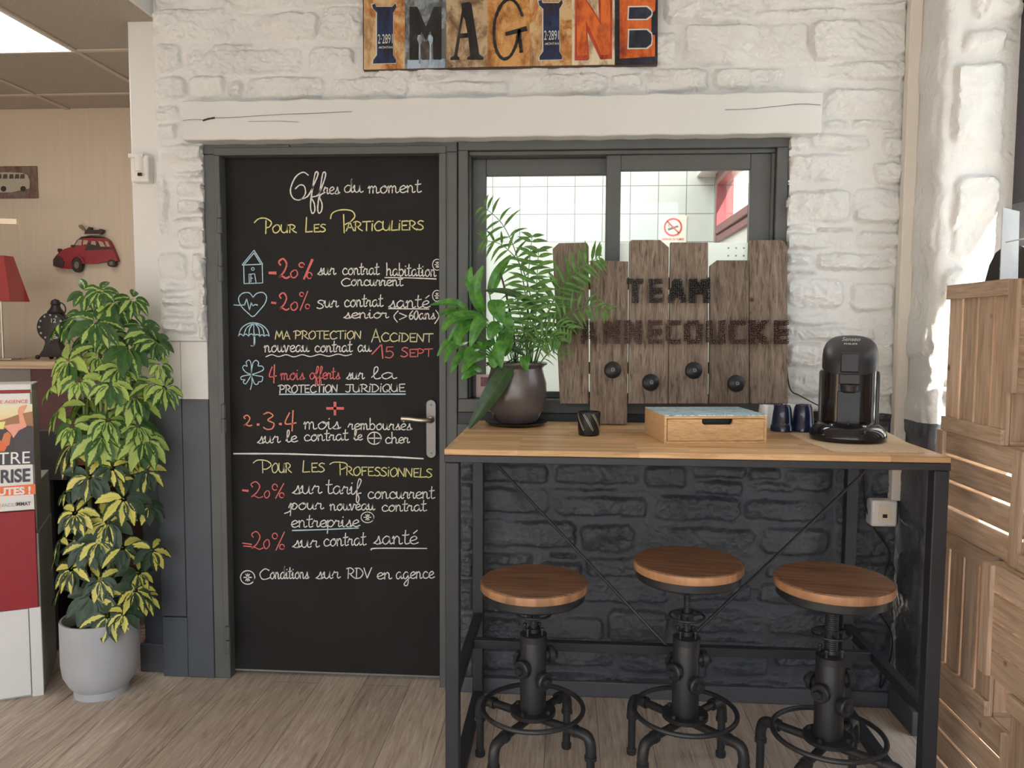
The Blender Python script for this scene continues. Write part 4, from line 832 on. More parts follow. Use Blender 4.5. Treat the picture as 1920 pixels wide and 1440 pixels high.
# ================================================================== BAR STOOLS
SEATW = wood('stool_seat_wood', K(100, 73, 56), K(132, 98, 75), K(154, 119, 93), 'x', 1.6, .42, .4, 16, .1, .3, lines=.5)
EDGEW = wood('stool_edge_wood', K(140, 100, 70), K(168, 124, 90), K(188, 146, 112), 'z', 1.0, .4, .4, 2, .05, .05)
BM = MT['black']
def make_stool():
    r = thing('bar_stool', (0, 0, 0))
    ph = math.radians(14)
    pz = .205
    MB().lathe([(.0, .0), (.07, .0), (.07, .012), (.0, .012)], (0, 0, pz), 36).build('base_flange', BM, r)
    MB().lathe([(.0405, pz+.012), (.0405, .445), (.038, .452), (.0, .452)], (0, 0, 0), 32).build('hydrant_barrel', BM, r)
    MB().lathe([(.0415, .436), (.0415, .456), (.03, .46), (.018, .462), (.018, .475), (.0, .475)], (0, 0, 0), 32).build('barrel_cap', BM, r)
    for k in range(4):
        a = ph+PI/4+k*PI/2; c = (math.cos(a)*.032, math.sin(a)*.032)
        MB().lathe([(.0045, 0), (.0045, .024), (.0062, .026), (.0055, .031), (.0, .033)], (c[0], c[1], .45), 10).build('cap_bolt', BM, r)
        c = (math.cos(a)*.057, math.sin(a)*.057); MB().lathe([(.0075, 0), (.0075, .007), (.004, .01)], (c[0], c[1], pz+.012), 6).build('flange_bolt', BM, r)
    for k, (a, z) in enumerate(((math.radians(235), .36), (math.radians(310), .325), (math.radians(20), .385), (math.radians(140), .36))):
        d = Vector((math.cos(a), math.sin(a), 0)); c = Vector((0, 0, z))+d*.034
        cp = MB().lathe([(.018, 0), (.018, .012), (.027, .014), (.027, .028), (.023, .032), (.0, .032)], c, 20, axis=d)
        cp.lathe([(.014, .031), (.014, .040), (.011, .044), (.0, .044)], c, 6, axis=d)
        cp.build('hydrant_outlet', BM, r)
    for k in range(4):
        a = ph+PI/4+k*PI/2; d = Vector((math.cos(a), math.sin(a), 0)); z0 = pz-.012; R = .205
        path = cat([d*.03+Vector((0, 0, z0)), d*.12+Vector((0, 0, z0)), d*(R-.04)+Vector((0, 0, z0)), d*(R-.012)+Vector((0, 0, z0-.006)), d*R+Vector((0, 0, z0-.035)), d*R+Vector((0, 0, z0-.07)), d*R+Vector((0, 0, .10)), d*R+Vector((0, 0, .005))], 5)
        lg = MB().tube(path, .0125, 12)
        el = cat([d*(R-.05)+Vector((0, 0, z0)), d*(R-.012)+Vector((0, 0, z0-.006)), d*R+Vector((0, 0, z0-.035)), d*R+Vector((0, 0, z0-.062))], 6)
        lg.tube(el, .0165, 14)
        for e0, e1 in ((d*(R-.06)+Vector((0, 0, z0)), d*(R-.048)+Vector((0, 0, z0))), (d*R+Vector((0, 0, z0-.06)), d*R+Vector((0, 0, z0-.072)))): lg.tube([e0, e1], .0185, 14)
        lg.lathe([(.0155, 0), (.0165, .006), (.0165, .016), (.0125, .02)], (d.x*R, d.y*R, 0), 14)
        lg.build('leg', BM, r)
    MB().torus((0, 0, pz+.018), .155, .0075, 64, 10).build('foot_ring', BM, r)
    return r
STO = [make_stool()]
for i in range(2): STO.append(copy_tree(STO[0]))
SPEC = [((1.226, -.575), .625, 'lowest bar stool, round brown wooden seat, beside the front left table leg', 10), ((1.693, -.56), .693, 'bar stool in the middle of three, tall thin rod above its handwheel', 45), ((2.088, -.665), .684, 'bar stool nearest the crates, thick threaded rod under its brown seat', 80)]
for r, ((x, y), zt, lab, tw) in zip(STO, SPEC):
    r.location = (x, y, 0); r.rotation_euler.z = {10: 0, 45: -.22, 80: -.15}[tw]; tag(r, lab, 'bar stool', 'industrial bar stools at the bar table')
bpy.context.view_layer.update()
for r, ((x, y), zt, lab, tw) in zip(STO, SPEC):
    c = (x, y, 0); R = .1625
    st = MB().lathe([(.0, zt-.028), (R-.003, zt-.028), (R, zt-.025), (R, zt-.004), (R-.004, zt), (.0, zt)], c, 64)
    o = st.build('seat', SEATW, r); 
    ed = MB().lathe([(R+.0004, zt-.026), (R+.0014, zt-.024), (R+.0014, zt-.005), (R+.0004, zt-.003)], c, 64); ed.f = ed.f[:-2]; ed.m = ed.m[:-2]; ed.build('seat_edge', EDGEW, r)
    o.rotation_euler.z = 0
    MB().lathe([(.0, zt-.056), (R-.012, zt-.056), (R-.006, zt-.05), (R-.006, zt-.0285), (.0, zt-.0285)], c, 64).build('seat_ring', BM, r)
    rod = [(.011, .46)]; z = .47
    if 'threaded' in lab: rr = .019
    else: rr = .011
    prof = [(rr, .462)]
    while z < zt-.056:
        prof += [(rr, z), (rr-.0012, z+.003)]; z += .006
    prof.append((rr, zt-.056)); MB().lathe(prof, c, 18).build('threaded_rod', BM, r)
    zw = .520; hw = MB().torus((x, y, zw), .052, .0042, 40, 8).lathe([(.02, -.012), (.02, .012)], (x, y, zw), 16)
    for k in range(3):
        a = k*2*PI/3+.4; hw.tube([(x, y, zw), (x+.052*math.cos(a), y+.052*math.sin(a), zw)], .0035, 6)
    hw.build('handwheel', BM, r)

# ================================================================== ON THE TABLE
# ---- plank sign
P0 = Vector((1.4, -.134, 1.052)); PN = Vector((0, -1, .10)).normalized()
def pk(px, py, d=0): return on(px, py, P0, PN)+PN*d
PS = thing('plank_sign', (1.67, -.12, 1.05), 'weathered plank board with nail letters TEAM PANNECOUCKE standing against the window', 'plank sign')
OLDW = wood('weathered_planks', K(98, 85, 74), K(126, 111, 98), K(148, 133, 120), 'z', 1.3, .75, .15, 13, .2, .8, knots=7, dist=1.6, lines=.4)
PLK = [[(1050,757),(1104,757),(1104,462),(1100,454),(1048,455),(1036,466)], [(1106,795),(1176,796),(1178,490),(1107,488)], [(1178,757),(1252,757),(1254,464),(1238,450),(1184,450),(1180,454)],
       [(1253,757),(1328,757),(1328,454),(1257,454)], [(1330,757),(1404,757),(1404,488),(1344,488),(1331,498)], [(1406,757),(1478,757),(1477,462),(1472,453),(1464,449),(1405,450)]]
for i, pl in enumerate(PLK):
    j = .002*((i*37) % 5-2)
    q = MB(); q.prism([pk(x, y, j) for x, y in pl], PN*-.022); q.build('plank', OLDW, PS, bevel=.0025)
bk = MB()
for y in (540, 700): bk.prism([pk(1060, y, -.024), pk(1470, y, -.024), pk(1470, y-22, -.024), pk(1060, y-22, -.024)], PN*-.018)
bk.build('back_batten', OLDW, PS)
LET = {'P': [[(.2,0),(.2,1)],[(.2,.9),(.75,.9)],[(.2,.45),(.75,.45)],[(.8,.55),(.8,.8)]], 'A': [[(.12,0),(.42,.9)],[(.88,0),(.58,.9)],[(.5,.9),(.5,.55)],[(.3,.3),(.7,.3)]], 'N': [[(.17,0),(.17,1)],[(.83,0),(.83,1)],[(.2,.92),(.8,.1)]],
 'E': [[(.25,0),(.25,1)],[(.25,.91),(.95,.91)],[(.25,.5),(.85,.5)],[(.25,.09),(.95,.09)]], 'C': [[(.2,.25),(.2,.75)],[(.3,.88),(.95,.88)],[(.3,.12),(.95,.12)]], 'O': [[(.2,.25),(.2,.75)],[(.8,.25),(.8,.75)],[(.3,.88),(.7,.88)],[(.3,.12),(.7,.12)]],
 'U': [[(.2,.2),(.2,1)],[(.8,.12),(.8,1)],[(.3,.1),(.8,.1)]], 'K': [[(.2,0),(.2,1)],[(.3,.45),(.85,.95)],[(.35,.5),(.88,.05)]], 'T': [[(.0,.9),(1,.9)],[(.5,0),(.5,.9)]], 'M': [[(.15,0),(.15,1)],[(.85,0),(.85,1)],[(.2,.9),(.5,.45)],[(.5,.45),(.8,.9)]]}
def insidel(c, u, v, tw):
    for (a, b_) in LET[c]:
        ax, ay = a; bx_, by_ = b_; dx, dy = bx_-ax, by_-ay; t = max(0, min(1, ((u-ax)*dx+(v-ay)*dy)/(dx*dx+dy*dy)))
        if abs(u-ax-dx*t) <= tw and abs(v-ay-dy*t)*.9 <= tw*.62: return True
    return False
NB = plain('rusty_nail', K(76, 52, 44), .55, metal=.3, var=.3, scale=120); NK = plain('blackened_nail', K(34, 32, 33), .45, metal=.3, var=.3, scale=120)
def nail_letter(c, x0, x1, y0, y1, mat, ln=.027):
    x0 += 2; x1 -= 2; a, b_, d_ = pk(x0, y1), pk(x1, y1), pk(x0, y0); ex = b_-a; ez = d_-a; W_, H_ = ex.length, ez.length; nx = max(6, round(W_/.0062)); nz = round(H_/.0062)
    mb = MB(); hh = .0024; e1 = ex.normalized(); e2 = ez.normalized()
    for i in range(nx):
        for j in range(nz):
            u, v_ = (i+.5)/nx, (j+.5)/nz
            if not insidel(c, u, v_, .16): continue
            p = a+ex*u+ez*v_+PN*(-.004); t = p+PN*(ln+.003*random.random())+e1*random.uniform(-.0012, .0012)+e2*random.uniform(-.001, .001)
            sh = .0013
            vs = [p-e1*sh-e2*sh, p+e1*sh-e2*sh, p+e1*sh+e2*sh, p-e1*sh+e2*sh]+[t-e1*sh-e2*sh, t+e1*sh-e2*sh, t+e1*sh+e2*sh, t-e1*sh+e2*sh]
            mb.add(vs, [(0, 1, 5, 4), (1, 2, 6, 5), (2, 3, 7, 6), (3, 0, 4, 7)])
            hv = [t+(e1*math.cos(k*PI/3)+e2*math.sin(k*PI/3))*hh for k in range(6)]; mb.add(hv+[h_-PN*.0012 for h_ in hv], [(0, 1, 2, 3, 4, 5)]+[(k, k+6, (k+1) % 6+6, (k+1) % 6) for k in range(6)])
    return mb.build('nail_letter', mat, PS, smooth=False)
for c, x0, x1 in (('P',1054,1087),('A',1086,1122),('N',1128,1165),('N',1167,1206),('E',1208,1243),('C',1245,1278),('O',1279,1319),('U',1321,1361),('C',1363,1399),('K',1400,1442),('E',1445,1478)): nail_letter(c, x0, x1, 601, 646, NB)
for c, x0, x1 in (('T',1172,1208),('E',1210,1243),('A',1250,1287),('M',1288,1332)): nail_letter(c, x0, x1, 524, 569, NK)
for (x, y), L in zip(((1146,695),(1216,718),(1295,696),(1373,720)), 'DGDD'):
    c = pk(x, y, .0); D = (CAM-c).normalized(); c = pk(x+1, y, 0)
    kb = MB().lathe([(.008, -.005), (.008, .05), (.027, .051), (.030, .056), (.027, .064), (.018, .070), (.0, .073)], c, 28, axis=PN)
    e2 = PN.cross(Vector((1, 0, 0))).normalized(); t_ = c+PN*.071
    e1 = Vector((math.cos(.3), 0, math.sin(.3))); e1 = (e1-PN*e1.dot(PN)).normalized(); e2 = PN.cross(e1)
    if L == 'D': kb.bar(t_-PN*.004, t_+PN*.006, .017, .017, e1)
    else: kb.lathe([(.0095, -.004), (.0095, .006)], t_, 16, axis=PN)
    K_ = kb.build('bolt_knob', plain('cast_iron', K(44, 44, 46), .38, metal=.6, var=.2, bump=.2), PS, angle=30)
    tt = MB(); s5 = .0055; q_ = t_+PN*.0066; xx = Vector((1, 0, 0)); zz_ = Vector((0, 0, 1))-PN*PN.z
    text_on(tt, L, [q_-xx*s5-zz_*s5, q_+xx*s5-zz_*s5, q_+xx*s5+zz_*s5, q_-xx*s5+zz_*s5], 0, .02); tt.build('knob_mark', plain('worn_iron', K(110, 110, 112), .4, metal=.5), K_, smooth=False)
lc = MB().tube(cat([pk(1478, 640, -.03), pk(1480, 690, -.03), oy(1482, 730, -.06), oy(1500, 742, -.06), oy(1530, 758, -.08), oy(1546, 765, -.1)], 6), .0022, 6).build('lamp_cable', MT['cable'])
tag(lc, 'black cable running from the plank board to the coffee machine', 'cable')

# ---- drawer box
BAM = wood('bamboo', K(194, 156, 110), K(203, 166, 121), K(211, 176, 132), 'x', 1.0, .45, .35, 22, .06, .05, lines=.08)
bl0, br0, bk0 = oz(1245, 832, TZ), oz(1437, 831, TZ), oz(1222, 803, TZ)
ex = (br0-bl0).normalized(); ey = Vector((-ex.y, ex.x, 0)); BW = (br0-bl0).length; BD = .245; BH = .083
DB = thing('drawer_box', tuple(bl0), 'low bamboo drawer box with a blue watercolour glass top', 'box')
def bp(u, v_, z): return bl0+ex*u+ey*v_+Vector((0, 0, z))
def bbox(mb, u0, u1, v0, v1, z0, z1):
    vs = [bp(u, v_, z) for u in (u0, u1) for v_ in (v0, v1) for z in (z0, z1)]
    return mb.add(vs, [(0, 1, 3, 2), (4, 6, 7, 5), (0, 4, 5, 1), (2, 3, 7, 6), (0, 2, 6, 4), (1, 5, 7, 3)])
c_ = MB(); bbox(c_, 0, .008, 0, BD, 0, BH); bbox(c_, BW-.008, BW, 0, BD, 0, BH); bbox(c_, .008, BW-.008, 0, BD, BH-.008, BH); bbox(c_, .008, BW-.008, 0, BD, 0, .007); bbox(c_, .008, BW-.008, BD-.008, BD, .007, BH-.008)
c_.build('case', BAM, DB, bevel=.001)
poly = [(.0095, .0085), (BW-.0095, .0085), (BW-.0095, BH-.0095)]
xc = BW*.515; hw_ = .048
tp_ = BH-.0095; dp_ = .017; rc = .010
poly += [(xc+hw_, tp_)]+[(xc+hw_-rc+rc*math.cos(t), tp_-dp_+rc-rc*math.sin(t)) for t in np.linspace(0, PI/2, 7)]+[(xc-hw_+rc-rc*math.sin(t), tp_-dp_+rc-rc*math.cos(t)) for t in np.linspace(0, PI/2, 7)]+[(xc-hw_, tp_), (.0095, tp_)]
dr = MB().prism([bp(u, -.001, z) for u, z in poly], ey*.012).build('drawer', BAM, DB, smooth=False)
dk = MB(); bbox(dk, .012, BW-.012, .03, .034, .01, BH-.012); dk.build('drawer_inside', MT['satin'], DB, smooth=False)
m = N('watercolour_print').set(rough=.4, spec=.1); nz = m.noise(m.coord((5, 22, 5), rot=(0, 0, .18)), 1.8, 4, .55, 2.5)
r = m.ramp(nz, [(.30, K(36, 62, 110)), (.38, K(90, 140, 176)), (.45, K(214, 226, 226)), (.53, K(96, 166, 186)), (.60, K(220, 228, 226)), (.70, K(40, 92, 142))]); m.l(r, 0, m.b, 'Base Color')
tp = MB(); bbox(tp, .0, BW, .0, BD, BH+.0002, BH+.003); tp.build('glass_top', m.mat, DB, smooth=False)

# ---- candle holder with a fern cut-out
cc_ = oz(1104, 816, TZ); R = .0365; CHh = .077
CD = thing('candle_holder', tuple(cc_), 'small black metal candle holder with cut-out fern pattern beside the drawer box', 'candle holder')
MB().lathe([(R-.008, 0), (R-.003, .003), (R-.0015, .02), (R, CHh-.002), (R-.001, CHh), (R-.003, CHh-.002), (R-.005, .02), (R-.006, .008), (0, .008)], cc_, 36).build('cup', plain('dark_metal', K(34, 33, 34), .35, metal=.4, bump=.15, bscale=200), CD)
fe = MB()
def cyl(a, z): return Vector((cc_.x+(R+.0008-.0018*(CHh-z)/CHh*0)*math.cos(a), cc_.y+(R+.0008)*math.sin(a), cc_.z+z))
for a0 in (-PI/2-1.25, -PI/2-.45, -PI/2+.35):
    for k in range(10):
        a = a0+.085*k; z = .064-.0052*k
        for sgn in (1, -1):
            L_ = .0115*(1-.045*abs(k-4)); p1 = cyl(a, z); tip = cyl(a-.16 if sgn > 0 else a+.06, z+L_ if sgn > 0 else z+L_*1.1); md = (p1+tip)/2; off = Vector((0, 0, .0016)); sd_ = cyl(a+.05, z)-p1
            fe.add([p1, md+sd_*.36, tip, md-sd_*.36], [(0, 1, 2, 3)])
fe.build('fern_cutout', plain('light_through', K(196, 186, 168), .6), CD, smooth=False)

# ---- cups upside down
def make_cup(px, py, zs, mat, lab, R_=.0385, Hc=.088):
    c = oz(px, py, TZ); t = thing('coffee_cup', tuple(c), lab, 'cup', 'upturned cups beside the coffee machine')
    pr = [(R_-.002, 0), (R_, .002), (R_*.97, .018), (R_*.90, .022), (R_*.80, .060), (R_*.72, .080), (R_*.60, Hc), (R_*.45, Hc), (R_*.42, Hc-.003), (0, Hc-.003)]
    MB().lathe(pr, c, 32).build('cup_body', mat, t)
    if zs:
        q = MB()
        for k in range(3): q.tube(cat([(c.x+.012*(k-1)-.004, c.y-R_*.93, c.z+.024), (c.x+.012*(k-1), c.y-R_*.93, c.z+.029), (c.x+.012*(k-1)+.004, c.y-R_*.93, c.z+.024)], 4), .0008, 5)
        q.build('cup_mark', plain('gold_mark', K(150, 140, 110), .4), t)
    return t
NAVY = plain('navy_glaze', K(30, 36, 62), .1, spec=.6, var=.2); WHC = plain('white_glaze', K(210, 210, 206), .15, var=.02)
make_cup(1466, 808, 1, NAVY, 'navy upturned cup touching the right end of the drawer box'); make_cup(1505, 808, 0, NAVY, 'darker navy upturned cup nearest the coffee machine', .040, .09)
make_cup(1436, 801, 0, WHC, 'white upturned cup half hidden by the corner of the drawer box', .033, .079); make_cup(1484, 800, 0, WHC, 'white upturned cup standing behind the two navy cups', .033, .079)
pkc = [oz(1528, 797, TZ), oz(1534, 795, TZ)]
for i, (zz0, hh, ww, mat, lab) in enumerate(((0, .012, .05, 'cable', 'thin black pouch at the bottom of the small pile by the cups'), (.012, .026, .07, 'satin', 'crumpled dark grey pouch in the middle of the pile by the cups'), (.038, .016, .06, 'black', 'flat black pouch under the white packet by the cups'), (.054, .034, .052, 'whiteplain', 'white paper packet on top of the pile by the cups'))):
    c = oz(1530, 794, TZ)+Vector((.0, .02, zz0)); t = MB(); n_ = 8; vs = []
    for a in range(n_):
        for b_ in range(5): vs.append((c.x-ww*.5+ww*a/(n_-1)+.004*random.uniform(-1, 1), c.y-.035+.07*b_/4, c.z+hh*(1 if 0 < a < n_-1 and 0 < b_ < 4 else .45)-.001-.003*random.random()))
    o_ = len(vs); vs += [(x_, y_, c.z+.0005) for x_, y_, z_ in vs[:o_]]
    fs = [(a*5+b_, a*5+b_+1, a*5+b_+6, a*5+b_+5) for a in range(n_-1) for b_ in range(4)]; fs += [tuple(o_+k for k in reversed(f)) for f in fs]
    rim = [b_ for b_ in range(5)]+[a*5+4 for a in range(1, n_)]+[(n_-1)*5+b_ for b_ in (3, 2, 1, 0)]+[a*5 for a in range(n_-2, 0, -1)]
    fs += [(rim[k], rim[(k+1) % len(rim)], rim[(k+1) % len(rim)]+o_, rim[k]+o_) for k in range(len(rim))]
    tag(t.add(vs, fs).build('coffee_pouch', MT[mat]), lab, 'packet', 'small packets piled by the cups')

# ---- place mat
mq = [oz(1478, 815, TZ), oz(1560, 848, TZ), oz(1733, 850, TZ), oz(1655, 808, TZ)]
pm = []; n_ = 26
def edge_(a, b_, sc):
    d = (b_-a); L = d.length; nrm = Vector((d.y, -d.x, 0)).normalized(); k = max(4, int(L/.0125))
    for i in range(k*4):
        t = i/(k*4); pm.append(a+d*t+nrm*(.0022*abs(math.sin(PI*t*k))-.001)*sc)
edge_(mq[0], mq[1], 1); edge_(mq[1], mq[2], 1); edge_(mq[2], mq[3], 1); edge_(mq[3], mq[0], 1)
mt = MB().prism([p+Vector((0, 0, .0045)) for p in pm], (0, 0, -.004)).build('place_mat', plain('woven_beige', K(200, 178, 150), .85, bump=.5, bscale=500, scale=60), None, smooth=False)
tag(mt, 'beige woven place mat with scalloped edge under the coffee machine', 'place mat')

# ---- coffee machine
mc = oz(1594, 826, TZ); mx, my = mc.x, mc.y+.025
CMc = thing('coffee_machine', (mx, my, TZ+.005), 'glossy black pod coffee machine with a rounded hood', 'coffee machine')
GB, SBk = MT['gloss'], MT['satin']; z0 = TZ+.005
def dshape(rx, ryf, ryb, n=40, e=2.4):
    out = []
    for i in range(n):
        a = 2*PI*i/n; c, s_ = math.cos(a), math.sin(a); k = (abs(c)**e+abs(s_)**e)**(-1/e); out.append((c*k*rx, s_*k*(ryb if s_ > 0 else ryf)))
    return out
def loft(mb, secs, m_=0):
    n = len(secs[0]); vs = [p for s_ in secs for p in s_]
    fs = [(i*n+k, i*n+(k+1) % n, (i+1)*n+(k+1) % n, (i+1)*n+k) for i in range(len(secs)-1) for k in range(n)]+[tuple(range(n-1, -1, -1)), tuple((len(secs)-1)*n+k for k in range(n))]
    return mb.add(vs, fs, m_)
bs = MB(); secs = []
for (k, z) in ((.93, 0), (.99, .004), (1.0, .014), (.97, .026), (.90, .038), (.80, .047), (.66, .053), (.4, .055), (.02, .0555)):
    secs.append([(mx+x*k, my-.02+y*k-(1-k)*-.02, z0+z) for x, y in dshape(.112, .125, .12, 48, 2.3)])
loft(bs, secs).build('base', GB, CMc, angle=60)
bd = MB(); secs = []
for (k, z) in ((1, .035), (1, .12), (1, .20), (1.0, .236)):
    secs.append([(mx+x*k, my+.03+y*k, z0+z) for x, y in dshape(.079, .085, .085, 48, 2.6)])
loft(bd, secs).build('body', GB, CMc, angle=60)
for sgn in (-1, 1):
    MB().prism([(mx+sgn*.0755, my+.02, z0+.03), (mx+sgn*.0755, my+.115, z0+.03), (mx+sgn*.0755, my+.115, z0+.208), (mx+sgn*.0755, my+.03, z0+.208), (mx+sgn*.0755, my+.02, z0+.192)], (sgn*.013, 0, 0)).build('tank_side', plain('smoky_plastic', K(70, 70, 74), .25, var=.05), CMc, bevel=.005)
hd = MB(); secs = []
def hood_z(z, y): return z0+z-min(1, max(0, (z-.215)/.05))*.40*(.088-y)
for (k, z) in ((1.02, .215), (1.03, .25), (1.03, .292), (1.01, .305), (.95, .317), (.85, .326), (.65, .333), (.35, .338), (.02, .339)):
    secs.append([(mx+x*k, my+.03+y*k, hood_z(z, y*k)) for x, y in dshape(.079, .088, .085, 48, 2.5)])
loft(hd, secs).build('hood', SBk, CMc, angle=60)
lv = MB(); lv.prism([(mx-.027, my-.064, z0+.268), (mx+.027, my-.062, z0+.268), (mx+.027, my-.066, z0+.208), (mx-.027, my-.066, z0+.208)], (0, .03, 0)).build('lid_lever', SBk, CMc, bevel=.004)
sp2 = MB(); sp2.box(mx-.03, mx+.03, my-.075, my-.04, z0+.172, z0+.204); sp2.lathe([(.026, 0), (.024, -.02), (.018, -.026), (0, -.026)], (mx, my-.058, z0+.172), 24); sp2.build('spout', SBk, CMc, bevel=.003)
MB().box(mx-.033, mx+.033, my-.0585, my-.05, z0+.05, z0+.150).build('back_splash', plain('dark_panel', K(22, 21, 24), .2), CMc, bevel=.002)
# lettering on hood & buttons
hy = my-.012; q = MB()
def hz(y): return z0+.3475
def hl(x, y): return (mx+x, my+.03+y, hood_z(.3405, y))
text_on(q, 'Senseo', [hl(-.026, -.006), hl(.026, -.006), hl(.030, .022), hl(-.022, .022)], 0)
text_on(q, 'PHILIPS', [hl(-.019, -.034), hl(.019, -.034), hl(.019, -.022), hl(-.019, -.022)], 0, .015)
q.build('hood_lettering', plain('silver_print', K(190, 190, 190), .4), CMc, smooth=False)
for k, dx in enumerate((-.045, 0, .045)):
    bt = MB().lathe([(.010, 0), (.010, .002), (.008, .003)], (mx+dx, my-.098, z0+.0465), 20, axis=Vector((0, -.65, .76))).build('button', SBk, CMc)
    q = MB(); c = Vector((mx+dx, my-.1005, z0+.0495)); e2 = Vector((0, .76, .65))
    if k == 1:
        vs = []
        for i in range(13):
            a = PI/2+.4+(2*PI-.8)*i/12
            for rr in (.0042, .0056): vs.append(c+Vector((1, 0, 0))*rr*math.cos(a)+e2*rr*math.sin(a))
        q.add(vs, [(2*i, 2*i+1, 2*i+3, 2*i+2) for i in range(12)]); q.add([c+Vector((-.0007, 0, 0)), c+Vector((.0007, 0, 0)), c+Vector((.0007, 0, 0))+e2*.006, c+Vector((-.0007, 0, 0))+e2*.006], [(0, 1, 2, 3)])
    else:
        for i in range(k//2+1):
            o_ = c+Vector((-.002*(k//2)+.005*i, 0, 0)); q.add([o_+Vector((-.0018, 0, 0))-e2*.003, o_+Vector((.0018, 0, 0))-e2*.003, o_+Vector((.0022, 0, 0))+e2*.003, o_+Vector((-.0022, 0, 0))+e2*.003], [(0, 1, 2, 3)])
    q.build('button_mark', MT['whiteplain'], bt, smooth=False)
CMc.rotation_euler.z = -.33

# ================================================================== PLANTS
def leafmat(name, g1, g2, yl, gloss=.35, varieg=True):
    m = N(name).set(rough=gloss, spec=.5)
    at = m.n('Attribute'); at.attribute_name = 'leafuv'; sp3 = m.n('SeparateColor'); m.l(at, 'Color', sp3, 0)
    nz = m.noise(m.coord(), 45, 3); base = m.ramp(nz, [(.3, g1), (.7, g2)])
    # distance from the midrib
    a = m.n('Math', operation='SUBTRACT'); m.l(sp3, 0, a, 0); a.inputs[1].default_value = .5
    ab = m.n('Math', operation='ABSOLUTE'); m.l(a, 0, ab, 0)
    cur = (base, 0)
    if varieg:
        n2 = m.noise(m.coord(), 110, 3, .7); ns = m.n('Math', operation='MULTIPLY_ADD'); m.l(n2, 'Fac', ns, 0); ns.inputs[1].default_value = .5; m.l(ab, 0, ns, 2)
        th = m.n('MapRange'); m.l(sp3, 2, th, 0); th.inputs[3].default_value = .16; th.inputs[4].default_value = .66; th.clamp = False
        lt = m.n('Math', operation='SUBTRACT'); m.l(th, 0, lt, 0); m.l(ns, 0, lt, 1)
        mr = m.n('MapRange'); m.l(lt, 0, mr, 0); mr.inputs[1].default_value = -.02; mr.inputs[2].default_value = .03
        cur = (m.mix((mr, 0), cur, yl), 2)
    rb = m.n('MapRange'); m.l(ab, 0, rb, 0); rb.inputs[1].default_value = .0; rb.inputs[2].default_value = .03; rb.inputs[3].default_value = .45; rb.inputs[4].default_value = 0
    cur = (m.mix((rb, 0), cur, tuple(min(.8, x*1.8+.02) for x in g2)), 2)
    m.l(cur[0], cur[1], m.b, 'Base Color')
    tr = m.n('BsdfTranslucent'); m.l(cur[0], cur[1], tr, 0); mx_ = m.n('MixShader'); mx_.inputs[0].default_value = .28; m.l(m.b, 0, mx_, 1); m.l(tr, 0, mx_, 2); m.l(mx_, 0, m.out, 0)
    return m.mat
LV_TOP = leafmat('schefflera_green_leaf', K(50, 84, 44), K(68, 106, 52), K(172, 194, 104)); LV_LOW = leafmat('schefflera_yellow_leaf', K(40, 60, 44), K(58, 80, 56), K(222, 212, 110))
STEMM = plain('green_stem', K(110, 120, 62), .5, var=.2); SOIL = plain('soil', K(52, 42, 34), .95, var=.4, scale=80)
# ---- schefflera in a concrete pot
pc = oz(183, 1297, 0); PCX, PCY = -.442, -.13
SF = thing('potted_schefflera', (PCX, PCY, 0), 'tall variegated umbrella plant in a pale grey concrete pot on the floor', 'potted plant')
R = .136
MB().lathe([(0, 0), (R*.70, 0), (R*.71, .028), (R*.82, .045), (R*.96, .085), (R, .13), (R, .285), (R*.985, .293), (R*.93, .293), (R*.92, .285), (R*.91, .24), (0, .24)], (PCX, PCY, .0), 56).build('pot', plain('concrete_grey', K(158, 161, 166), .8, var=.08, scale=6, bump=.08), SF)
MB().lathe([(0, .235), (R*.91, .242), (R*.5, .252), (0, .256)], (PCX, PCY, 0), 32).build('soil', SOIL, SF)
stm = MB(); STEMS = []
for (dx, dy, tx, ty, h) in ((0, 0, .03, .01, 1.42), (-.04, .03, -.05, .02, 1.28), (.04, -.02, .07, -.02, 1.22), (.02, .04, -.02, .05, 1.1), (-.03, -.04, -.06, -.05, .95)):
    pts = cat([(PCX+dx, PCY+dy, .24), (PCX+dx*1.2+.01, PCY+dy, .55), (PCX+tx*.8, PCY+ty*.8, .9), (PCX+tx, PCY+ty, h)], 6); STEMS.append(pts); stm.tube(pts, [.009-.004*i/len(pts) for i in range(len(pts))], 8)
CL = []
for (x, y, k) in ((430,185,.8),(500,175,.6),(575,230,.8),(665,215,.8),(285,350,.8),(405,295,.7),(350,340,.8),(480,330,1.0),(600,290,.7),(640,455,1.25),(710,350,.9),(340,525,1.2),(450,400,.9),(560,390,.9),(555,640,.9),(740,390,.9),(785,430,.8),(760,640,.9),(825,660,.9),(500,500,.8),(440,715,1.2),(675,700,1.2),(290,770,1.0),(360,850,.9),(520,900,1.3),(540,820,.9),(720,915,1.15),(690,850,.9),(360,940,1.3),(800,540,.6),(250,660,.7),(600,560,.8),(400,620,.9)):
    CL.append((x/2.667, 480+y/2.667, k))
for (x, y, k) in ((640,1010,.6),(735,1075,.9),(445,1105,1.0),(620,1215,1.1),(745,1250,.9),(375,1285,1.0),(540,1330,1.0),(420,1390,.9),(300,1420,.8),(680,1120,.7),(560,1060,.7),(330,1180,.6)): CL.append((x/2.667, 480+y/2.667, k))
for (x, y, k) in ((480,190,.9),(555,165,.9),(690,200,.9),(855,215,1.0),(400,320,1.0),(345,420,1.0),(520,475,1.2),(700,465,1.1),(780,340,.8),(800,470,.8),(605,585,1.1),(460,680,1.0),(700,570,.8),(420,590,.7),(560,380,.8),(330,230,.8),(760,440,.8)): CL.append((x/3, 960+y/3, k))
fT, fL, ptl = MB(), MB(), MB(); rr = random.Random(4)
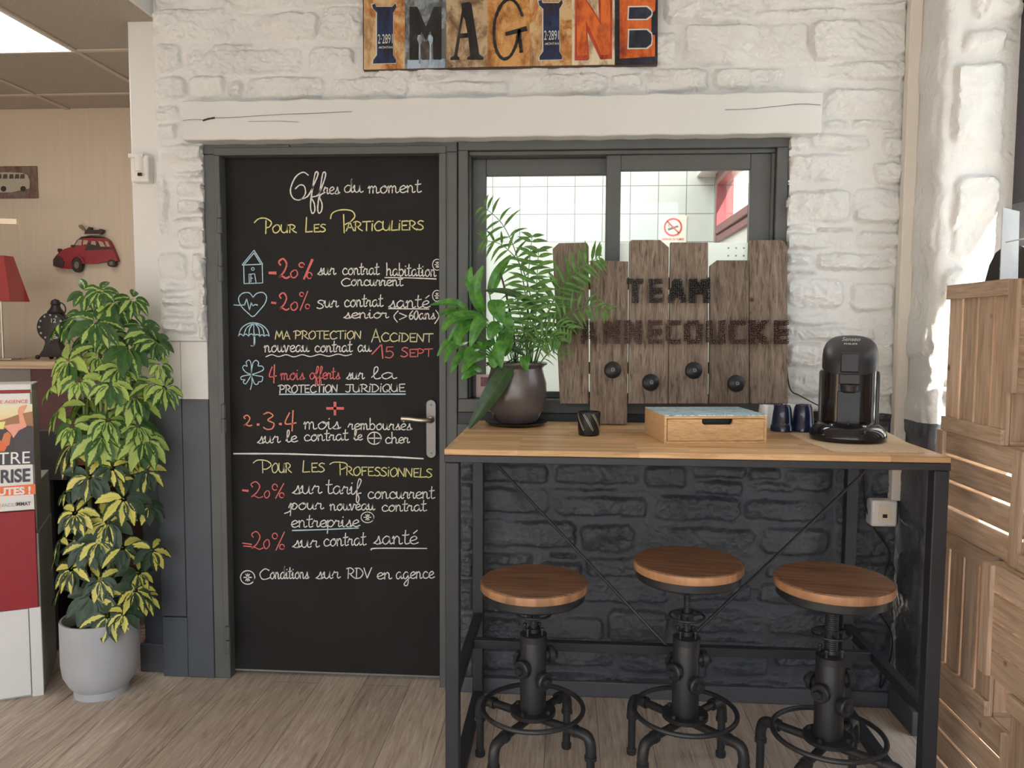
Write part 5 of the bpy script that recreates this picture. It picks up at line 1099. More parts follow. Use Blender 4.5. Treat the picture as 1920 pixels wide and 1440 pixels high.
for i, (px, py, k) in enumerate(CL):
    u = (px-183)/75.0
    dep = math.sqrt(max(0, 1-min(1, u*u)))*.13*rr.uniform(.35, 1.0)*(1 if rr.random() < .86 else -1)
    c = oy(px, py, PCY-dep); low = py > 830
    out = Vector((c.x-PCX, c.y-PCY, .0)); out = out.normalized() if out.length > .01 else Vector((0, -1, 0))
    nrm = (out*.75+Vector((0, -.45, .62))+Vector((rr.uniform(-.2, .2), 0, rr.uniform(-.2, .2)))).normalized()
    e1 = nrm.orthogonal().normalized(); e2 = nrm.cross(e1); nl = rr.choice([7, 8, 8, 9]); L = .090*k*rr.uniform(.92, 1.12); mid = 660 < py <= 830; ph = rr.random()*6
    st = min((p for s_ in STEMS for p in s_), key=lambda p: (p-c).length+abs(p.z-(c.z-.06))*.8)
    stm.tube(cat([st, (st+c)/2+Vector((0, 0, .02)), c], 5), .0019, 5)
    for j in range(nl):
        a = ph+2*PI*j/nl+rr.uniform(-.15, .15); d = (e1*math.cos(a)+e2*math.sin(a))+nrm*.12-Vector((0, 0, .35)); d.normalize()
        b0 = c+d*.010
        dark = rr.random() < (.38 if low else .12 if mid else .25)
        (fL if low else fT).leaf(b0, d, nrm, L*rr.uniform(.82, 1.08), L*.46, droop=.95, segs=6, var=-.5 if dark else (.72 if low else .85 if mid else .5)+rr.uniform(-.28, .25), fold=.10, shape=.8, tip=.93)
fT.build('green_foliage', LV_TOP, SF, attr=True, angle=180); fL.build('yellow_foliage', LV_LOW, SF, attr=True, angle=180)
stm.build('stem', STEMM, SF)

# ---- bowl planter on the table: palm, peace lily, orchid
pp = oz(968, 797, TZ); BX_, BY_ = pp.x, pp.y+.005
PL = thing('potted_table_plants', (BX_, BY_, TZ+.012), 'dark bronze pot of palm, peace lily and orchid on the bar table', 'potted plant')
zb = TZ+.012
bz = plain('dark_bronze_glaze', K(92, 86, 85), .27, metal=.35, var=.25, scale=14, bump=.25, bscale=40)
MB().lathe([(0, 0), (.066, 0), (.078, .012), (.098, .05), (.1075, .095), (.105, .140), (.094, .178), (.0915, .190), (.098, .198), (.107, .203), (.109, .208), (.104, .211), (.094, .206), (.090, .19), (0, .188)], (BX_, BY_, zb), 56).build('pot', bz, PL)
MB().lathe([(0, .186), (.088, .190), (.05, .198), (0, .2)], (BX_, BY_, zb), 28).build('soil', plain('pale_bark', K(110, 98, 88), .9, var=.4, scale=90, bump=.6, bscale=120), PL)
sc_ = MB().lathe([(0, 0), (.085, 0), (.108, .010), (.110, .014), (.106, .013), (.084, .006), (0, .006)], (BX_, BY_, TZ+.0005), 48).build('plant_saucer', MT['gloss']); tag(sc_, 'glossy black saucer under the dark bronze plant pot', 'saucer')
PALM = leafmat('palm_leaf', K(62, 98, 46), K(98, 140, 66), K(120, 170, 80), .38, False); LILY = leafmat('lily_leaf', K(52, 100, 40), K(90, 146, 56), K(120, 170, 80), .28, False); ORCH = leafmat('orchid_leaf', K(42, 66, 40), K(58, 84, 48), K(80, 110, 60), .3, False)
def frond(pts, y0, y1, n_, LL, WW, dr, spread=.9, start=.25):
    q = [oy(a, b_, y0+(y1-y0)*i/(len(pts)-1)) for i, (a, b_) in enumerate(pts)]; path = cat(q, 10); mb = MB(); N_ = len(path)
    mb.tube(path, [.0028-.0019*i/N_ for i in range(N_)], 6, att=(.3, .5, 0))
    for k in range(n_):
        t = start+(1-start)*k/(n_-1); i = min(N_-2, int(t*(N_-1))); p = path[i]; d = (path[min(N_-1, i+1)]-path[max(0, i-1)]).normalized()
        sd_ = d.cross(Vector((0, -1, .25))).normalized(); nn = sd_.cross(d).normalized(); L = LL*1.15*(.6+.7*math.sin(PI*min(1, .12+.80*t))); WW_ = WW*1.2
        for sg in (1, -1):
            dd = d*(1-spread*.55)+sd_*sg*spread+nn*rr.uniform(-.25, .25)
            mb.leaf(p, dd, nn, L*rr.uniform(.85, 1.1), WW_, droop=dr*rr.uniform(.7, 1.2), segs=5, fold=.2, shape=.75, tip=.97)
    mb.build('palm_frond', PALM, PL, attr=True, angle=180)
frond([(985,685),(990,600),(975,500),(945,425),(905,386)], BY_, BY_+.02, 13, .062, .0085, 1.0)
frond([(988,685),(1000,600),(982,510),(945,462),(905,450)], BY_, BY_-.03, 11, .058, .0085, 1.0)
frond([(996,685),(1003,620),(1006,540),(1010,465)], BY_-.02, BY_-.06, 12, .062, .0125, .5)
frond([(1002,685),(1020,610),(1050,540),(1090,500),(1125,482)], BY_-.01, BY_-.05, 13, .062, .011, .45)
frond([(1004,685),(1025,630),(1060,592),(1100,575),(1140,582)], BY_-.02, BY_-.1, 9, .052, .0095, 1.1, start=.45)
frond([(1000,688),(1015,640),(1040,612),(1072,618)], BY_-.03, BY_-.12, 8, .05, .008, 1.3, start=.5)
frond([(990,688),(985,640),(975,590),(965,560)], BY_-.03, BY_-.07, 9, .05, .009, .8)
frond([(1006,690),(1030,660),(1050,650),(1062,665)], BY_-.04, BY_-.09, 8, .034, .0035, .9, start=.2)
frond([(994,685),(996,620),(988,560),(992,500),(998,440)], BY_+.01, BY_-.03, 12, .055, .011, .6)
frond([(1000,686),(1012,640),(1030,580),(1062,530),(1100,515)], BY_+.01, BY_-.01, 12, .055, .011, .6)
frond([(992,686),(1000,650),(1030,628),(1052,640)], BY_-.04, BY_-.13, 9, .05, .010, 1.1, start=.4)
gs = MB()
for k in range(34):
    a = rr.uniform(0, 6.28); b0 = Vector((BX_+.015+.03*math.cos(a), BY_-.01+.03*math.sin(a), zb+.19)); gs.tube(cat([b0, b0+Vector((rr.uniform(-.02, .02), rr.uniform(-.02, .02), .07)), b0+Vector((rr.uniform(-.06, .07), rr.uniform(-.07, .03), rr.uniform(.10, .17)))], 4), .0011, 4, att=(.3, .5, 0))
    e_ = b0+Vector((rr.uniform(-.05, .06), rr.uniform(-.06, .02), rr.uniform(.06, .15)))
    for q_ in range(3): gs.leaf(e_, Vector((rr.uniform(-1, 1), rr.uniform(-1, .2), rr.uniform(-.1, .7))), Vector((0, -.5, .8)), rr.uniform(.03, .05), .0042, 1.0, 4, fold=.2)
gs.build('palm_shoot', PALM, PL, attr=True, angle=180)
def broad(b0, mid, tip, y0, y1, W, mat, name, stem=True, root=(940, 688)):
    """a broad leaf through three picture-frame points at its own depth, with a stalk from the soil"""
    A, B_, C_ = oy(*b0, y0), oy(*mid, (y0+y1)/2-.012), oy(*tip, y1); path = cat([A, B_, C_], 6); mb = MB(); N_ = len(path); vs = []; at = []
    face = (CAM-B_).normalized()+Vector((0, 0, .55)); face.normalize()
    for i, p in enumerate(path):
        d = (path[min(N_-1, i+1)]-path[max(0, i-1)]).normalized(); t = i/(N_-1); s_ = d.cross(face).normalized(); nn = s_.cross(d); ww = W/2*max(.03, math.sin(PI*min(1, .06+.90*t**.75)))
        for u in (-1, -.5, 0, .5, 1): vs.append(p+s_*ww*u+nn*abs(u)*ww*.28+nn*.03*ww*math.sin(9*t+u)); at.append((u*.5+.5, t, 0))
    mb.add(vs, [(i*5+k, i*5+k+1, (i+1)*5+k+1, (i+1)*5+k) for i in range(N_-1) for k in range(4)], 0, at)
    if stem:
        r0 = oy(*root, BY_-.02); mb.tube(cat([r0, (r0+A)/2+Vector((0, -.01, .01)), A], 5), .0021, 6, att=(.3, .5, 0))
    mb.build(name, mat, PL, attr=True, angle=180)
for b0, mid, tip, ya, yb, W in (((878,585),(850,567),(806,572),-.05,-.10,.030),((905,585),(890,545),(906,498),-.03,-.06,.046),((918,552),(935,510),(958,478),0,.02,.040),((902,590),(850,596),(828,625),-.06,-.13,.038),((888,604),(862,625),(856,655),-.06,-.11,.040),
    ((930,562),(932,580),(944,606),-.05,-.07,.062),((938,608),(925,618),(918,636),-.06,-.09,.050),((876,640),(848,650),(833,682),-.07,-.15,.032),((908,668),(882,675),(866,700),-.06,-.12,.040),((938,662),(928,672),(925,690),-.08,-.10,.052),((955,600),(950,625),(930,640),-.03,-.05,.045),
    ((880,618),(868,600),(840,640),-.03,-.08,.03),((955,628),(952,650),(946,668),-.06,-.08,.036),((925,640),(905,650),(895,640),-.03,-.05,.034),((900,650),(880,660),(872,690),-.05,-.1,.034),((985,668),(984,680),(988,695),-.08,-.1,.036),((872,600),(848,585),(822,590),-.02,-.07,.034),((890,655),(862,668),(845,700),-.04,-.1,.034),((915,600),(896,610),(882,650),-.08,-.12,.048),((945,640),(935,660),(940,690),-.09,-.11,.046),((898,560),(880,530),(884,500),-.01,-.03,.036),((935,590),(950,600),(962,630),-.04,-.06,.044),((900,690),(885,695),(866,712),-.06,-.1,.044),((868,650),(842,640),(820,668),-.03,-.08,.03)):
    broad(b0, mid, tip, BY_+ya, BY_+yb, W, LILY, 'lily_leaf')
broad((957,684), (925,735), (880,803), BY_-.085, BY_-.135, .066, ORCH, 'orchid_leaf', False)
broad((1000,572), (955,548), (905,545), BY_-.03, BY_-.05, .026, ORCH, 'orchid_leaf', True, (965, 688)); broad((930,655), (955,650), (985,668), BY_-.05, BY_-.06, .03, ORCH, 'orchid_leaf', False)
MB().tube(cat([oy(966, 690, BY_-.02), oy(965, 640, BY_-.02), oy(955, 580, BY_-.03), oy(946, 540, BY_-.03), oy(938, 512, BY_-.03)], 6), .0034, 8).build('orchid_stem', plain('dark_stem', K(52, 44, 40), .5), PL)

# ================================================================== CRATES BY THE SHOP WINDOW
CW = wood('crate_pine', K(160, 134, 112), K(184, 160, 138), K(200, 178, 156), 'z', 1.2, .6, .2, 7, .24, .2, knots=6, dist=1.0, lines=.12); CWH = wood('crate_pine_across', K(160, 134, 112), K(184, 160, 138), K(200, 178, 156), 'y', 1.2, .6, .2, 7, .24, .2, knots=6, dist=1.0, lines=.12)
CWX = wood('crate_pine_deep', K(160, 136, 112), K(184, 162, 138), K(200, 180, 154), 'x', 1.2, .6, .2, 9, .12, .2)
def crate(u0, u1, z0, z1, x0, vert, lab, dp=.27):
    """open box: slatted bottom towards the room, open towards the window"""
    t = thing('wooden_crate', (x0+dp/2, -(u0+u1)/2, z0), lab, 'crate', 'wooden crates stacked by the shop window'); n_ = 4; g = .0105; th = .010; e = .0012
    u0 += e; u1 -= e; z1 -= e; x1 = x0+dp
    if vert:
        s_ = (u1-u0-3*g)/n_
        for i in range(n_): MB().box(x0+.012, x0+.012+th, -(u0+i*(s_+g)+s_), -(u0+i*(s_+g)), z0, z1).build('slat', CW, t, bevel=.001)
        for za, zb_ in ((z0, z0+.042), (z1-.042, z1)): MB().box(x0, x0+.0118, -u1, -u0, za, zb_).build('batten', CWH, t, bevel=.001)
        for za, zb_ in ((z0, z0+th), (z1-th, z1)): MB().box(x0+.0245, x1, -u1, -u0, za, zb_).build('end_board', CWX, t, smooth=False)
        for ua, ub in ((u0, u0+th), (u1-th, u1)):
            for k in range(3): 
                g2 = .002; d_ = (dp-.0245-2*g2)/3; MB().box(x0+.0245+k*(d_+g2), x0+.0245+k*(d_+g2)+d_, -ub, -ua, z0+th+.001, z1-th-.001).build('side_board', CW, t, smooth=False)
    else:
        s_ = (z1-z0-3*g)/n_
        for i in range(n_): MB().box(x0+.012, x0+.012+th, -u1, -u0, z0+i*(s_+g), z0+i*(s_+g)+s_).build('slat', CWH, t, bevel=.001)
        for ua, ub in ((u0, u0+.042), (u1-.042, u1)): MB().box(x0, x0+.0118, -ub, -ua, z0, z1).build('batten', CW, t, bevel=.001)
        for ua, ub in ((u0, u0+th), (u1-th, u1)): MB().box(x0+.0245, x1, -ub, -ua, z0, z1).build('end_board', CWX, t, smooth=False)
        for za, zb_ in ((z0, z0+th), (z1-th, z1)):
            for k in range(3):
                g2 = .002; d_ = (dp-.0245-2*g2)/3; MB().box(x0+.0245+k*(d_+g2), x0+.0245+k*(d_+g2)+d_, -u1+th+.001, -u0-th-.001, za, zb_).build('side_board', CWH, t, smooth=False)
crate(.470, .803, 1.092, 1.528, 2.455, True, 'upright wooden crate at the top left of the crate stack, under the black arched stand')
crate(.803, 1.26, 1.234, 1.526, 2.455, False, 'wooden crate with horizontal slats, topmost on the right edge of the stack')
crate(.445, .905, .792, 1.092, 2.455, False, 'wooden crate with horizontal slats, level with the bar tabletop')
crate(.905, 1.24, .792, 1.234, 2.455, True, 'upright wooden crate right of the crate level with the tabletop')
crate(.460, .790, .352, .792, 2.455, True, 'upright wooden crate under the crate level with the bar tabletop')
crate(.826, 1.27, .500, .792, 2.412, False, 'wooden crate with horizontal slats jutting out of the middle of the stack')
crate(.455, .915, .0, .352, 2.455, False, 'wooden crate with horizontal slats lowest in the stack, beside the table leg')
crate(.965, 1.29, .0, .500, 2.412, True, 'upright wooden crate lowest in the stack, under the jutting crate')
# on top of the crates
AR = thing('arched_stand', (2.60, -.60, 1.529), 'black arched stand with a cream edge on top of the wooden crates', 'stand')
fx = 2.52
def archp(x_, k=0):
    P_ = [(1847, 522), (1856, 497), (1868, 474), (1882, 463), (1897, 459), (1915, 461), (1932, 470), (1945, 490), (1952, 515)]
    return P_
A0 = Vector((2.53, -.52, 1.53)); An = Vector((-.80, -.60, 0)).normalized()
pts = [on(x, y, A0, An) for x, y in archp(0)]; zmin = 1.5292
pts = [Vector((p.x, p.y, max(p.z, zmin))) for p in pts]; pts[0].z = zmin; pts[-1].z = zmin
MB().prism([p-An*.001 for p in pts], -An*.045).build('cream_body', MT['cream'], AR, bevel=.003)
MB().prism([p for p in pts], An*.0035).build('black_face', MT['satin'], AR, smooth=False)
cm = MB(); cm.ribbon(cat([on(x, y, A0+An*.005, An) for x, y in ((1876, 504), (1881, 499), (1888, 497), (1895, 498))], 6), .006, An); cm.build('crescent_highlight', MT['whiteplain'], AR, smooth=False)  # painted highlight, a white crescent on the black face
AC = thing('acrylic_display', (2.50, -.74, 1.53), 'clear acrylic leaflet stand leaning beside the black arched stand', 'display stand')
B0 = Vector((2.482, -.705, 1.53)); 
q = MB(); q.prism([B0, B0+Vector((.0, -.16, 0)), B0+Vector((.028, -.135, .20)), B0+Vector((.028, .055, .20))], (.003, 0, 0)); q.build('sheet', MT['acrylic'], AC, smooth=False)
q = MB(); q.prism([B0+Vector((.031, .055, .20)), B0+Vector((.004, 0, 0)), B0+Vector((.05, .0, 0)), B0+Vector((.075, .055, .19))], (0, .003, 0)); q.build('side_sheet', plain('frosted_sheet', K(200, 204, 206), .3), AC, smooth=False)
q = MB(); q.bar(B0+Vector((.014, -.0, .10)), B0+Vector((.014, -.16, .10)), .003, .003); q.build('rim', MT['whiteplain'], AC, smooth=False)

# ================================================================== SIDE ROOM
# ---- kiosk with poster
KP = Vector((-.640, -.178, 0)); KE = Vector((.888, .460, 0)).normalized(); KN = Vector((-KE.y, KE.x, 0)); KIO = thing('info_kiosk', tuple(KP-KE*.3+KN*.15), 'white and red information kiosk with a car poster, cut off by the left edge', 'kiosk')
def kb(mb, u0, u1, v0, v1, z0_, z1_, m_=0):
    vs = [KP+KE*u+KN*v_+Vector((0, 0, z)) for u in (u0, u1) for v_ in (v0, v1) for z in (z0_, z1_)]
    return mb.add(vs, [(0, 1, 3, 2), (4, 6, 7, 5), (0, 4, 5, 1), (2, 3, 7, 6), (0, 2, 6, 4), (1, 5, 7, 3)], m_)
def kz(px, py): return on(px, py, KP, KN)
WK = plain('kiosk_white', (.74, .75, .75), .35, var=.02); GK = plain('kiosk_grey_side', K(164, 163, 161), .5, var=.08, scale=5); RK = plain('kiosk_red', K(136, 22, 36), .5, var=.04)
zt = kz(40, 721).z; zr0 = kz(30, 1142).z; zp0 = kz(30, 958).z; zp1 = kz(30, 737).z; ur = (kz(62, 850)-KP).dot(KE)
kb(kb(kb(MB(), -.62, .0, .004, .36, 0, .62), -.62, ur+.002, .02, .36, .62, .80), -.62, ur+.003, .003, .15, .80, zt).build('carcass', GK, KIO, bevel=.003)
kb(MB(), -.62, ur+.003, -.002, .15, zt-.03, zt+.002).build('top_cap', WK, KIO, bevel=.003)
kb(MB(), -.62, ur-.034, -.006, .003, 0.01, zr0-.002).build('front_panel', WK, KIO, bevel=.002); kb(MB(), ur-.032, .0, -.004, .003, .0, zr0+.0).build('corner_post', WK, KIO, bevel=.002)
kb(MB(), -.62, ur-.0, -.010, .0025, zr0, zp0-.001).build('red_panel', RK, KIO, bevel=.002); kb(MB(), -.62, ur-.0, -.004, .0025, zp1, zp1+.012).build('red_strip', RK, KIO, smooth=False)
PO = kb(MB(), -.62, ur-.002, -.006, .0025, zp0+.003, zp1-.001).build('poster', plain('poster_white', K(208, 206, 204), .3, var=.01), KIO, smooth=False)
def kf(px, py, d=0): return on(px, py, KP-KN*(.0068+d), KN)
def kpoly(pts, mat, d=0, name='poster_print'): return MB().add([kf(x/4.8, 680+y/4.8, d) for x, y in pts], [tuple(range(len(pts)))]).build(name, mat, PO, smooth=False)
sunset = N('sunset_sky').set(rough=.35); gcd = sunset.coord(kind='Object'); sx_ = sunset.n('SeparateXYZ'); sunset.l(gcd, 0, sx_, 0)
sr = sunset.ramp(sx_, [(.0, K(236, 150, 84)), (.5, K(240, 204, 160)), (1, K(232, 214, 196))], 'Z'); mr_ = sunset.n('MapRange'); sunset.l(sx_, 'Z', mr_, 0); mr_.inputs[1].default_value = 1.02; mr_.inputs[2].default_value = 1.12; sunset.l(mr_, 0, sr, 0); sunset.l(sr, 0, sunset.b, 'Base Color')
FL = lambda n_, c: plain('print_'+n_, c, .35, var=.02)
kpoly([(-160, 388), (290, 372), (302, 800), (-160, 815)], sunset.mat, 0, 'poster_sky')
kpoly([(-160, 540), (20, 515), (100, 490), (180, 460), (292, 438), (300, 580), (-160, 640)], FL('hills', K(150, 104, 66)), .0002)
kpoly([(-160, 640), (60, 590), (160, 560), (296, 572), (306, 915), (-160, 928)], FL('car_dark', K(46, 34, 38)), .0004)
kpoly([(30, 570), (100, 555), (200, 545), (240, 575), (170, 610), (120, 680), (100, 640)], FL('pink', K(216, 150, 130)), .0006)
kpoly([(178, 560), (170, 480), (158, 440), (170, 400), (205, 385), (244, 380), (240, 400), (205, 460), (240, 570), (215, 575)], FL('skin', K(220, 150, 116)), .0008)
kpoly([(36, 640), (70, 620), (100, 650), (84, 740), (50, 760), (10, 720)], FL('hair', K(196, 110, 60)), .0008)
kpoly([(-160, 690), (10, 700), (60, 760), (40, 800), (-160, 800)], FL('orange', K(206, 92, 40)), .0009)
kpoly([(-60, 540), (50, 528), (30, 600), (-40, 590)], FL('yellow', K(230, 214, 120)), .0009)
kpoly([(140, 690), (180, 610), (240, 585), (300, 590), (304, 800), (130, 800)], FL('seat', K(50, 42, 50)), .001)
kpoly([(-160, 815), (302, 795), (306, 908), (-160, 928)], FL('navy', K(36, 36, 46)), .0012)
kpoly([(-160, 1128), (318, 1092), (320, 1182), (-160, 1212)], FL('banner', K(222, 104, 52)), .0012)
KT = lambda x0, y0, x1, y1, dy=0: [kf(x0/4.8, 680+y1/4.8, .0018), kf(x1/4.8, 680+(y1+dy)/4.8, .0018), kf(x1/4.8, 680+(y0+dy)/4.8, .0018), kf(x0/4.8, 680+y0/4.8, .0018)]
TM_ = [FL('rust', K(206, 108, 66)), FL('paper', K(214, 212, 210)), FL('ink', K(44, 46, 58)), FL('grey', K(160, 160, 166)), FL('rose', K(214, 120, 110))]
for lst in ((('E AGENCE', KT(0, 338, 250, 370, -7), 0, .01),), (('TRE', KT(-20, 812, 270, 918, -14), 1, 0),), (('RISE', KT(5, 965, 272, 1088, -16), 2, .03),), (('UTES !', KT(-20, 1128, 276, 1198, -16), 1, .04),),
            (("FACIL'", KT(20, 1268, 140, 1300, -6), 3, 0), ('IMMAT', KT(142, 1256, 276, 1290, -6), 2, .02), (')', KT(-4, 1262, 8, 1318, -2), 4, 0))):
    q = MB()
    for t_, quad, mi, bo in lst: text_on(q, t_, quad, mi, bo)
    q.build('poster_lettering', TM_, PO, smooth=False)
# screen-like grey panel behind the kiosk
a_ = oy(79, 900, .2); b_ = oy(112, 808, .2)
sc2 = MB().box(a_.x-.02, b_.x+.02, .20, .235, a_.z, b_.z).box(a_.x+.0, a_.x+.03, .205, .23, 0, a_.z).build('grey_panel_stand', MT['greydark'], None, bevel=.004); tag(sc2, 'dark grey panel standing between the kiosk and the umbrella plant', 'panel')
# ---- counter along the far wall
CNT = thing('counter', (-1.6, .95, 0), 'counter with a beige top and dark red front along the far wall', 'counter')
MB().box(-3.2, -.42, .70, 1.199, 1.182, 1.218).build('counter_top', wood('counter_beige', K(166, 140, 116), K(180, 156, 130), K(192, 168, 142), 'x', .8, .5, .3, 8, .05, .05), CNT, bevel=.003)
MB().box(-3.2, -1.30, .74, 1.199, 0, 1.181).build('grey_front', plain('counter_grey', K(128, 122, 116), .6, var=.05), CNT, bevel=.002)
MB().box(-1.299, -.42, .74, 1.199, 0, 1.181).build('red_front', plain('counter_burgundy', K(74, 24, 32), .4, var=.08), CNT, bevel=.002)
DKB = wood('desk_brown', K(96, 58, 38), K(124, 78, 50), K(140, 92, 62), 'x', 1, .5, .3, 10, .1)
DS = thing('low_desk', (-.66, .58, 0), 'low brown desk with dark sides behind the umbrella plant', 'desk')
dz = oy(240, 866, .42).z
MB().box(-1.05, -.40, .42, .735, dz-.02, dz).build('desk_top', DKB, DS, bevel=.002); MB().box(-1.03, -1.0, .44, .73, 0, dz-.021).build('side_panel', MT['satin'], DS, smooth=False); MB().box(-.45, -.42, .44, .73, 0, dz-.021).build('side_panel', MT['satin'], DS, smooth=False)
MB().box(-.999, -.451, .70, .73, .12, dz-.021).build('back_panel', plain('brown_dark', K(60, 42, 36), .6), DS, smooth=False); MB().box(-.999, -.451, .46, .70, .30, .315).build('shelf', DKB, DS, smooth=False)
CB = MB(); 
for k in range(4):
    c = oz(258, 1200, 0)+Vector((.015*k-.02, .05*(k % 2), 0)); pts = [(c.x+(.05+.008*k)*math.cos(a), c.y+(.06+.006*k)*math.sin(a), .006+.006*k+.004*math.sin(3*a)) for a in np.linspace(0, 2*PI, 14)]
    CB.tube(cat(pts, 3), .003, 6)
CB.tube(cat([oz(240, 1222, .004), oz(262, 1217, .004), oz(273, 1206, .006), (-.40, .22, .12), (-.372, .30, .26)], 6), .0032, 6)
tag(CB.build('floor_cable', plain('pinkish_cable', K(186, 150, 130), .5)), 'loops of pale pinkish cable on the floor behind the concrete pot', 'cable')
# ---- red lamp
lx, ly = oy(3, 600, .86).x, .86; zc = 1.218
LA = thing('table_lamp', (lx, ly, zc), 'table lamp with a red tapered shade on a slim chrome stem', 'lamp')
CHR = plain('chrome', (.7, .68, .66), .15, metal=1)
MB().box(lx-.085, lx+.085, ly-.06, ly+.06, zc+.0005, zc+.012).build('base', CHR, LA, bevel=.003)
MB().tube([(lx, ly, zc+.012), (lx, ly, zc+.36)], .006, 10).build('stem', CHR, LA)
zs0, zs1 = oy(40, 565, .86).z, oy(20, 480, .86).z; h0 = oy(38, 565, .86).x-lx; h1 = oy(16, 480, .86).x-lx
sh = MB(); vs = [(lx+sx*h*.999, ly+sy*h*.7, z) for h, z in ((h0, zs0), (h1, zs1), (h1*.96, zs1), (h0*.96, zs0)) for sx, sy in ((-1, -1), (1, -1), (1, 1), (-1, 1))]
sh.add(vs, [(i*4+k, i*4+(k+1) % 4, ((i+1) % 4)*4+(k+1) % 4, ((i+1) % 4)*4+k) for i in range(4) for k in range(4)]); sh.build('lamp_shade', plain('red_fabric', K(150, 34, 44), .8, bump=.2, bscale=300), LA, smooth=False)
# ---- clear counter screen
sc_x = oy(44, 600, .78)
SS = thing('counter_screen', (-1.5, .78, zc), 'clear acrylic counter screen with a pale top clip in front of the red lamp', 'screen')
t0 = oy(33, 414, .78); MB().prism([(-2.2, .78, zc+.0005), (sc_x.x, .78, zc+.0005), (oy(44, 540, .78).x, .78, oy(44, 540, .78).z), (t0.x-.002, .78, t0.z-.02), (-2.2, .78, t0.z+.01)], (0, .004, 0)).build('sheet', MT['acrylic'], SS, smooth=False)
t1 = oy(33, 421, .78); t2 = oy(33, 411, .78); MB().prism([(-2.2, .772, t1.z+.03), (t1.x, .772, t1.z), (t2.x, .772, t2.z), (-2.2, .772, t2.z+.03)], (0, .018, 0)).build('top_clip', MT['cream'], SS, smooth=False)
# ---- antique clock
YK = .92
def ck_(x, y, d=0): return oy(60+x/11.08, 560+y/11.08, YK-d)
CKL = thing('table_clock', tuple(Vector((ck_(405, 1240).x, YK, zc))), 'black antique pocket-watch shaped clock on the far counter', 'clock')
IR = plain('black_iron', K(36, 30, 32), .5, var=.15)
circ = [(405+315*math.cos(a), 590+315*math.sin(a)) for a in np.linspace(PI*.66, PI*2.34, 30)]
out = [(110, 1212), (215, 1060), (262, 930)]+circ+[(545, 930), (590, 1060), (700, 1212)]
MB().prism([ck_(x, y) for x, y in out], (0, .05, 0)).build('clock_body', IR, CKL, bevel=.004)
c0_ = ck_(405, 590, .001); rk = (ck_(405+280, 590)-ck_(405, 590)).length
MB().lathe([(rk, 0), (rk, .004), (rk*.92, .006), (0, .006)], c0_, 40, axis=(0, -1, 0)).build('dial', plain('dial_black', K(42, 38, 40), .4), CKL)
q = MB()
for k in range(12):
    a = 2*PI*k/12; q.lathe([(.006, 0), (.006, .002), (0, .003)], c0_+Vector((rk*.86*math.sin(a), -.005, rk*.86*math.cos(a))), 8, axis=(0, -1, 0))
q.build('hour_dots', FL('dots', K(150, 146, 140)), CKL)
q = MB(); text_on(q, '6', [ck_(430, 835, .012), ck_(512, 835, .012), ck_(512, 740, .012), ck_(430, 740, .012)], 0, .02); text_on(q, '12', [ck_(395, 500, .012), ck_(500, 500, .012), ck_(500, 410, .012), ck_(395, 410, .012)], 0, .02)
q.build('dial_numerals', FL('num', K(170, 166, 160)), CKL, smooth=False)
p = ck_(430, 285); MB().lathe([(.034, 0), (.040, .012), (.026, .03), (.020, .045), (.024, .055), (.018, .072), (0, .08)], (p.x, YK+.025, p.z-.01), 20).build('crown', IR, CKL)
MB().torus(ck_(500, 215)+Vector((0, .025, 0)), .034, .0035, 30, 8, axis=(0, 1, 0)).build('ring', IR, CKL)
for x in (85, 295, 520, 715):
    p = ck_(x, 1212); MB().ball((p.x, YK+(.012 if x in (85, 520) else .04), zc+.0125), .012, 12).build('foot', IR, CKL)
# ---- van picture and car relief on the far wall
vp = thing('van_picture', (-1.72, 1.19, 2.16), 'vintage picture of a pale van on the beige far wall', 'picture')
YW = 1.197
def wv(x, y, d=0): return oy(x/3, y/3, YW-.006-d)
a_ = wv(213, 1115); b_ = wv(213, 933)
VB = MB().box(a_.x-.34, a_.x, YW-.006, YW+.001, a_.z, b_.z).build('picture_board', rust('sepia_print', K(110, 92, 84), K(92, 76, 70), K(70, 56, 52), 6), vp, bevel=.004)
def vpoly(pts, mat, d, nm='picture_print'): MB().add([wv(x, y, d) for x, y in pts], [tuple(range(len(pts)))]).build(nm, mat, VB, smooth=False)
vpoly([(-90, 1085), (-90, 1000), (-40, 975), (20, 968), (120, 972), (155, 985), (168, 1020), (165, 1060), (60, 1082)], FL('van', K(150, 144, 130)), .0006)
for x0 in (-60, -18, 15, 50, 82, 112): vpoly([(x0, 1005), (x0+4, 980), (x0+26, 979), (x0+27, 1004)], FL('vanwin', K(66, 58, 56)), .001)
for x0 in (20, 130): vpoly([(x0+16*math.cos(t), 1062+16*math.sin(t)) for t in np.linspace(0, 6.1, 14)], FL('tyre', K(40, 34, 34)), .0012)
CR_ = thing('car_wall_ornament', tuple(oy(157, 470, 1.19)), 'red vintage car metal ornament with luggage on the beige far wall', 'wall ornament')
def wc(x, y, d=0): return oy(80+x/11.075, 400+y/11.075, YW-.03-d)
def cpoly(pts, mat, d, nm, th=.006): return MB().prism([wc(x, y, d) for x, y in pts], (0, th, 0)).build(nm, mat, CR_, smooth=False)
CRD = plain('car_red', K(122, 26, 34), .35, var=.12, scale=30); CDK = plain('car_dark_metal', K(42, 26, 26), .45, var=.2)
cpoly([(215,1090),(213,965),(262,890),(330,815),(460,735),(600,695),(650,672),(705,560),(800,490),(1000,470),(1270,495),(1365,560),(1435,690),(1490,830),(1550,985),(1495,1005),(1320,1000),(1050,1045),(820,1045),(600,1155),(380,1145)], CRD, 0, 'car_body', .028)
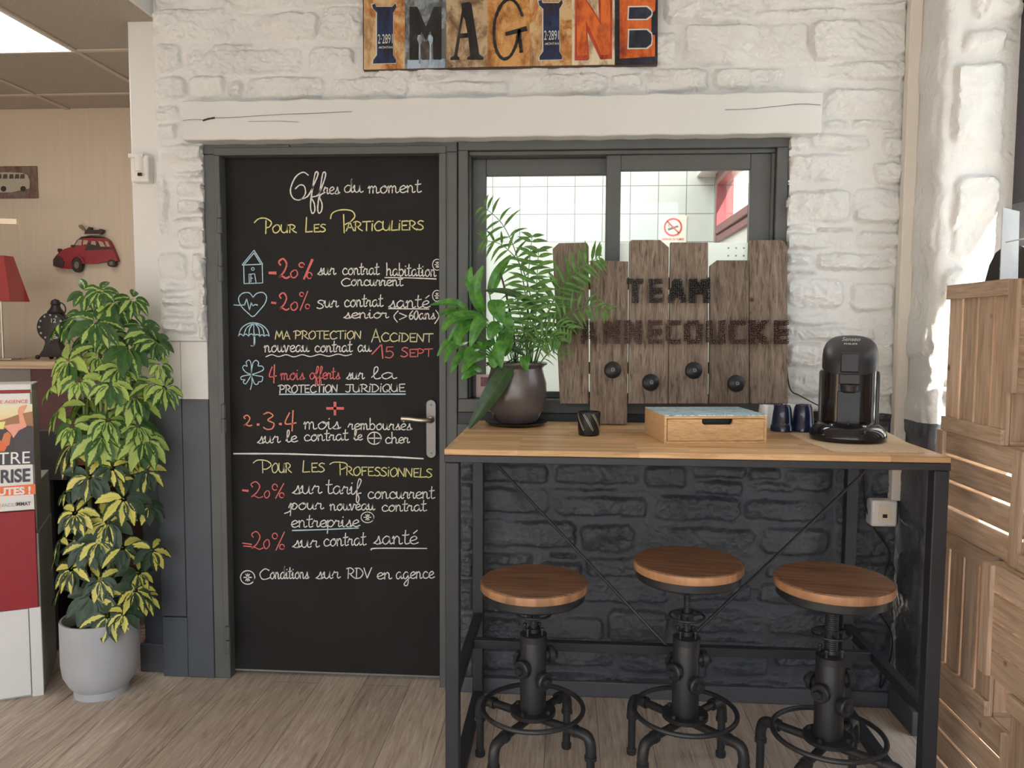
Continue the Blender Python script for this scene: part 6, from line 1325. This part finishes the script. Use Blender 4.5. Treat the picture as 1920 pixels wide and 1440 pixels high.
cpoly([(225,1095),(222,965),(300,870),(380,900),(450,1010),(420,1125)], CDK, .003, 'car_grille'); cpoly([(640,668),(710,560),(800,486),(1000,466),(1270,490),(1300,520),(1000,505),(830,520),(720,590),(670,690)], CDK, .002, 'roof_edge')
for pl_ in ([(668,658),(740,548),(815,545),(802,665)], [(835,650),(842,556),(945,560),(922,642)], [(1000,640),(1020,572),(1090,580),(1106,662)], [(1145,572),(1240,592),(1300,690),(1198,690)], [(1290,577),(1350,592),(1398,690),(1330,688)]): cpoly(pl_, FL('carwin', K(150, 128, 112)), .004, 'car_window', .003)
cpoly([(880,760),(905,660),(960,600),(1000,640),(1110,670),(1140,570),(1165,580),(1195,700),(1440,705),(1445,740),(890,768)], CDK, .003, 'window_frame', .003)
for cx_, cy_, rx, ry in ((705, 1075, 100, 150), (1420, 1035, 82, 78)):
    cpoly([(cx_+rx*math.cos(t), cy_+ry*math.sin(t)) for t in np.linspace(0, 2*PI, 28)[:-1]], plain('tyre_black', K(32, 28, 26), .5), .006, 'wheel', .025); cpoly([(cx_+rx*.5*math.cos(t), cy_+ry*.5*math.sin(t)) for t in np.linspace(0, 2*PI, 20)[:-1]], FL('hub', K(96, 88, 72)), .008, 'hub_cap', .004)
cpoly([(560,1010),(590,930),(650,880),(720,860),(800,900),(860,1000),(830,1010),(780,930),(715,895),(640,930),(600,1010)], CRD, .009, 'fender', .008)
cpoly([(865,430),(870,385),(905,345),(960,280),(1005,290),(1000,345),(1150,345),(1200,320),(1250,340),(1250,385),(1200,432)], CDK, .0, 'luggage', .02); cpoly([(735,250),(790,230),(830,270),(875,340),(880,370),(830,350),(760,300)], plain('racket_tan', K(110, 92, 72), .6), .0, 'racket', .01)
for y0 in (432, 486): cpoly([(815+(486-y0)*1.2, y0), (1250-(486-y0)*1.3, y0), (1250-(486-y0)*1.3, y0+14), (815+(486-y0)*1.2, y0+14)], FL('rackbar', K(170, 160, 148)), .002, 'roof_rack', .01)
cpoly([(305,790),(310,735),(350,730),(372,770),(340,815)], CDK, .004, 'headlamp', .02); cpoly([(575,690),(595,650),(640,670),(650,710)], CDK, .004, 'headlamp', .02)
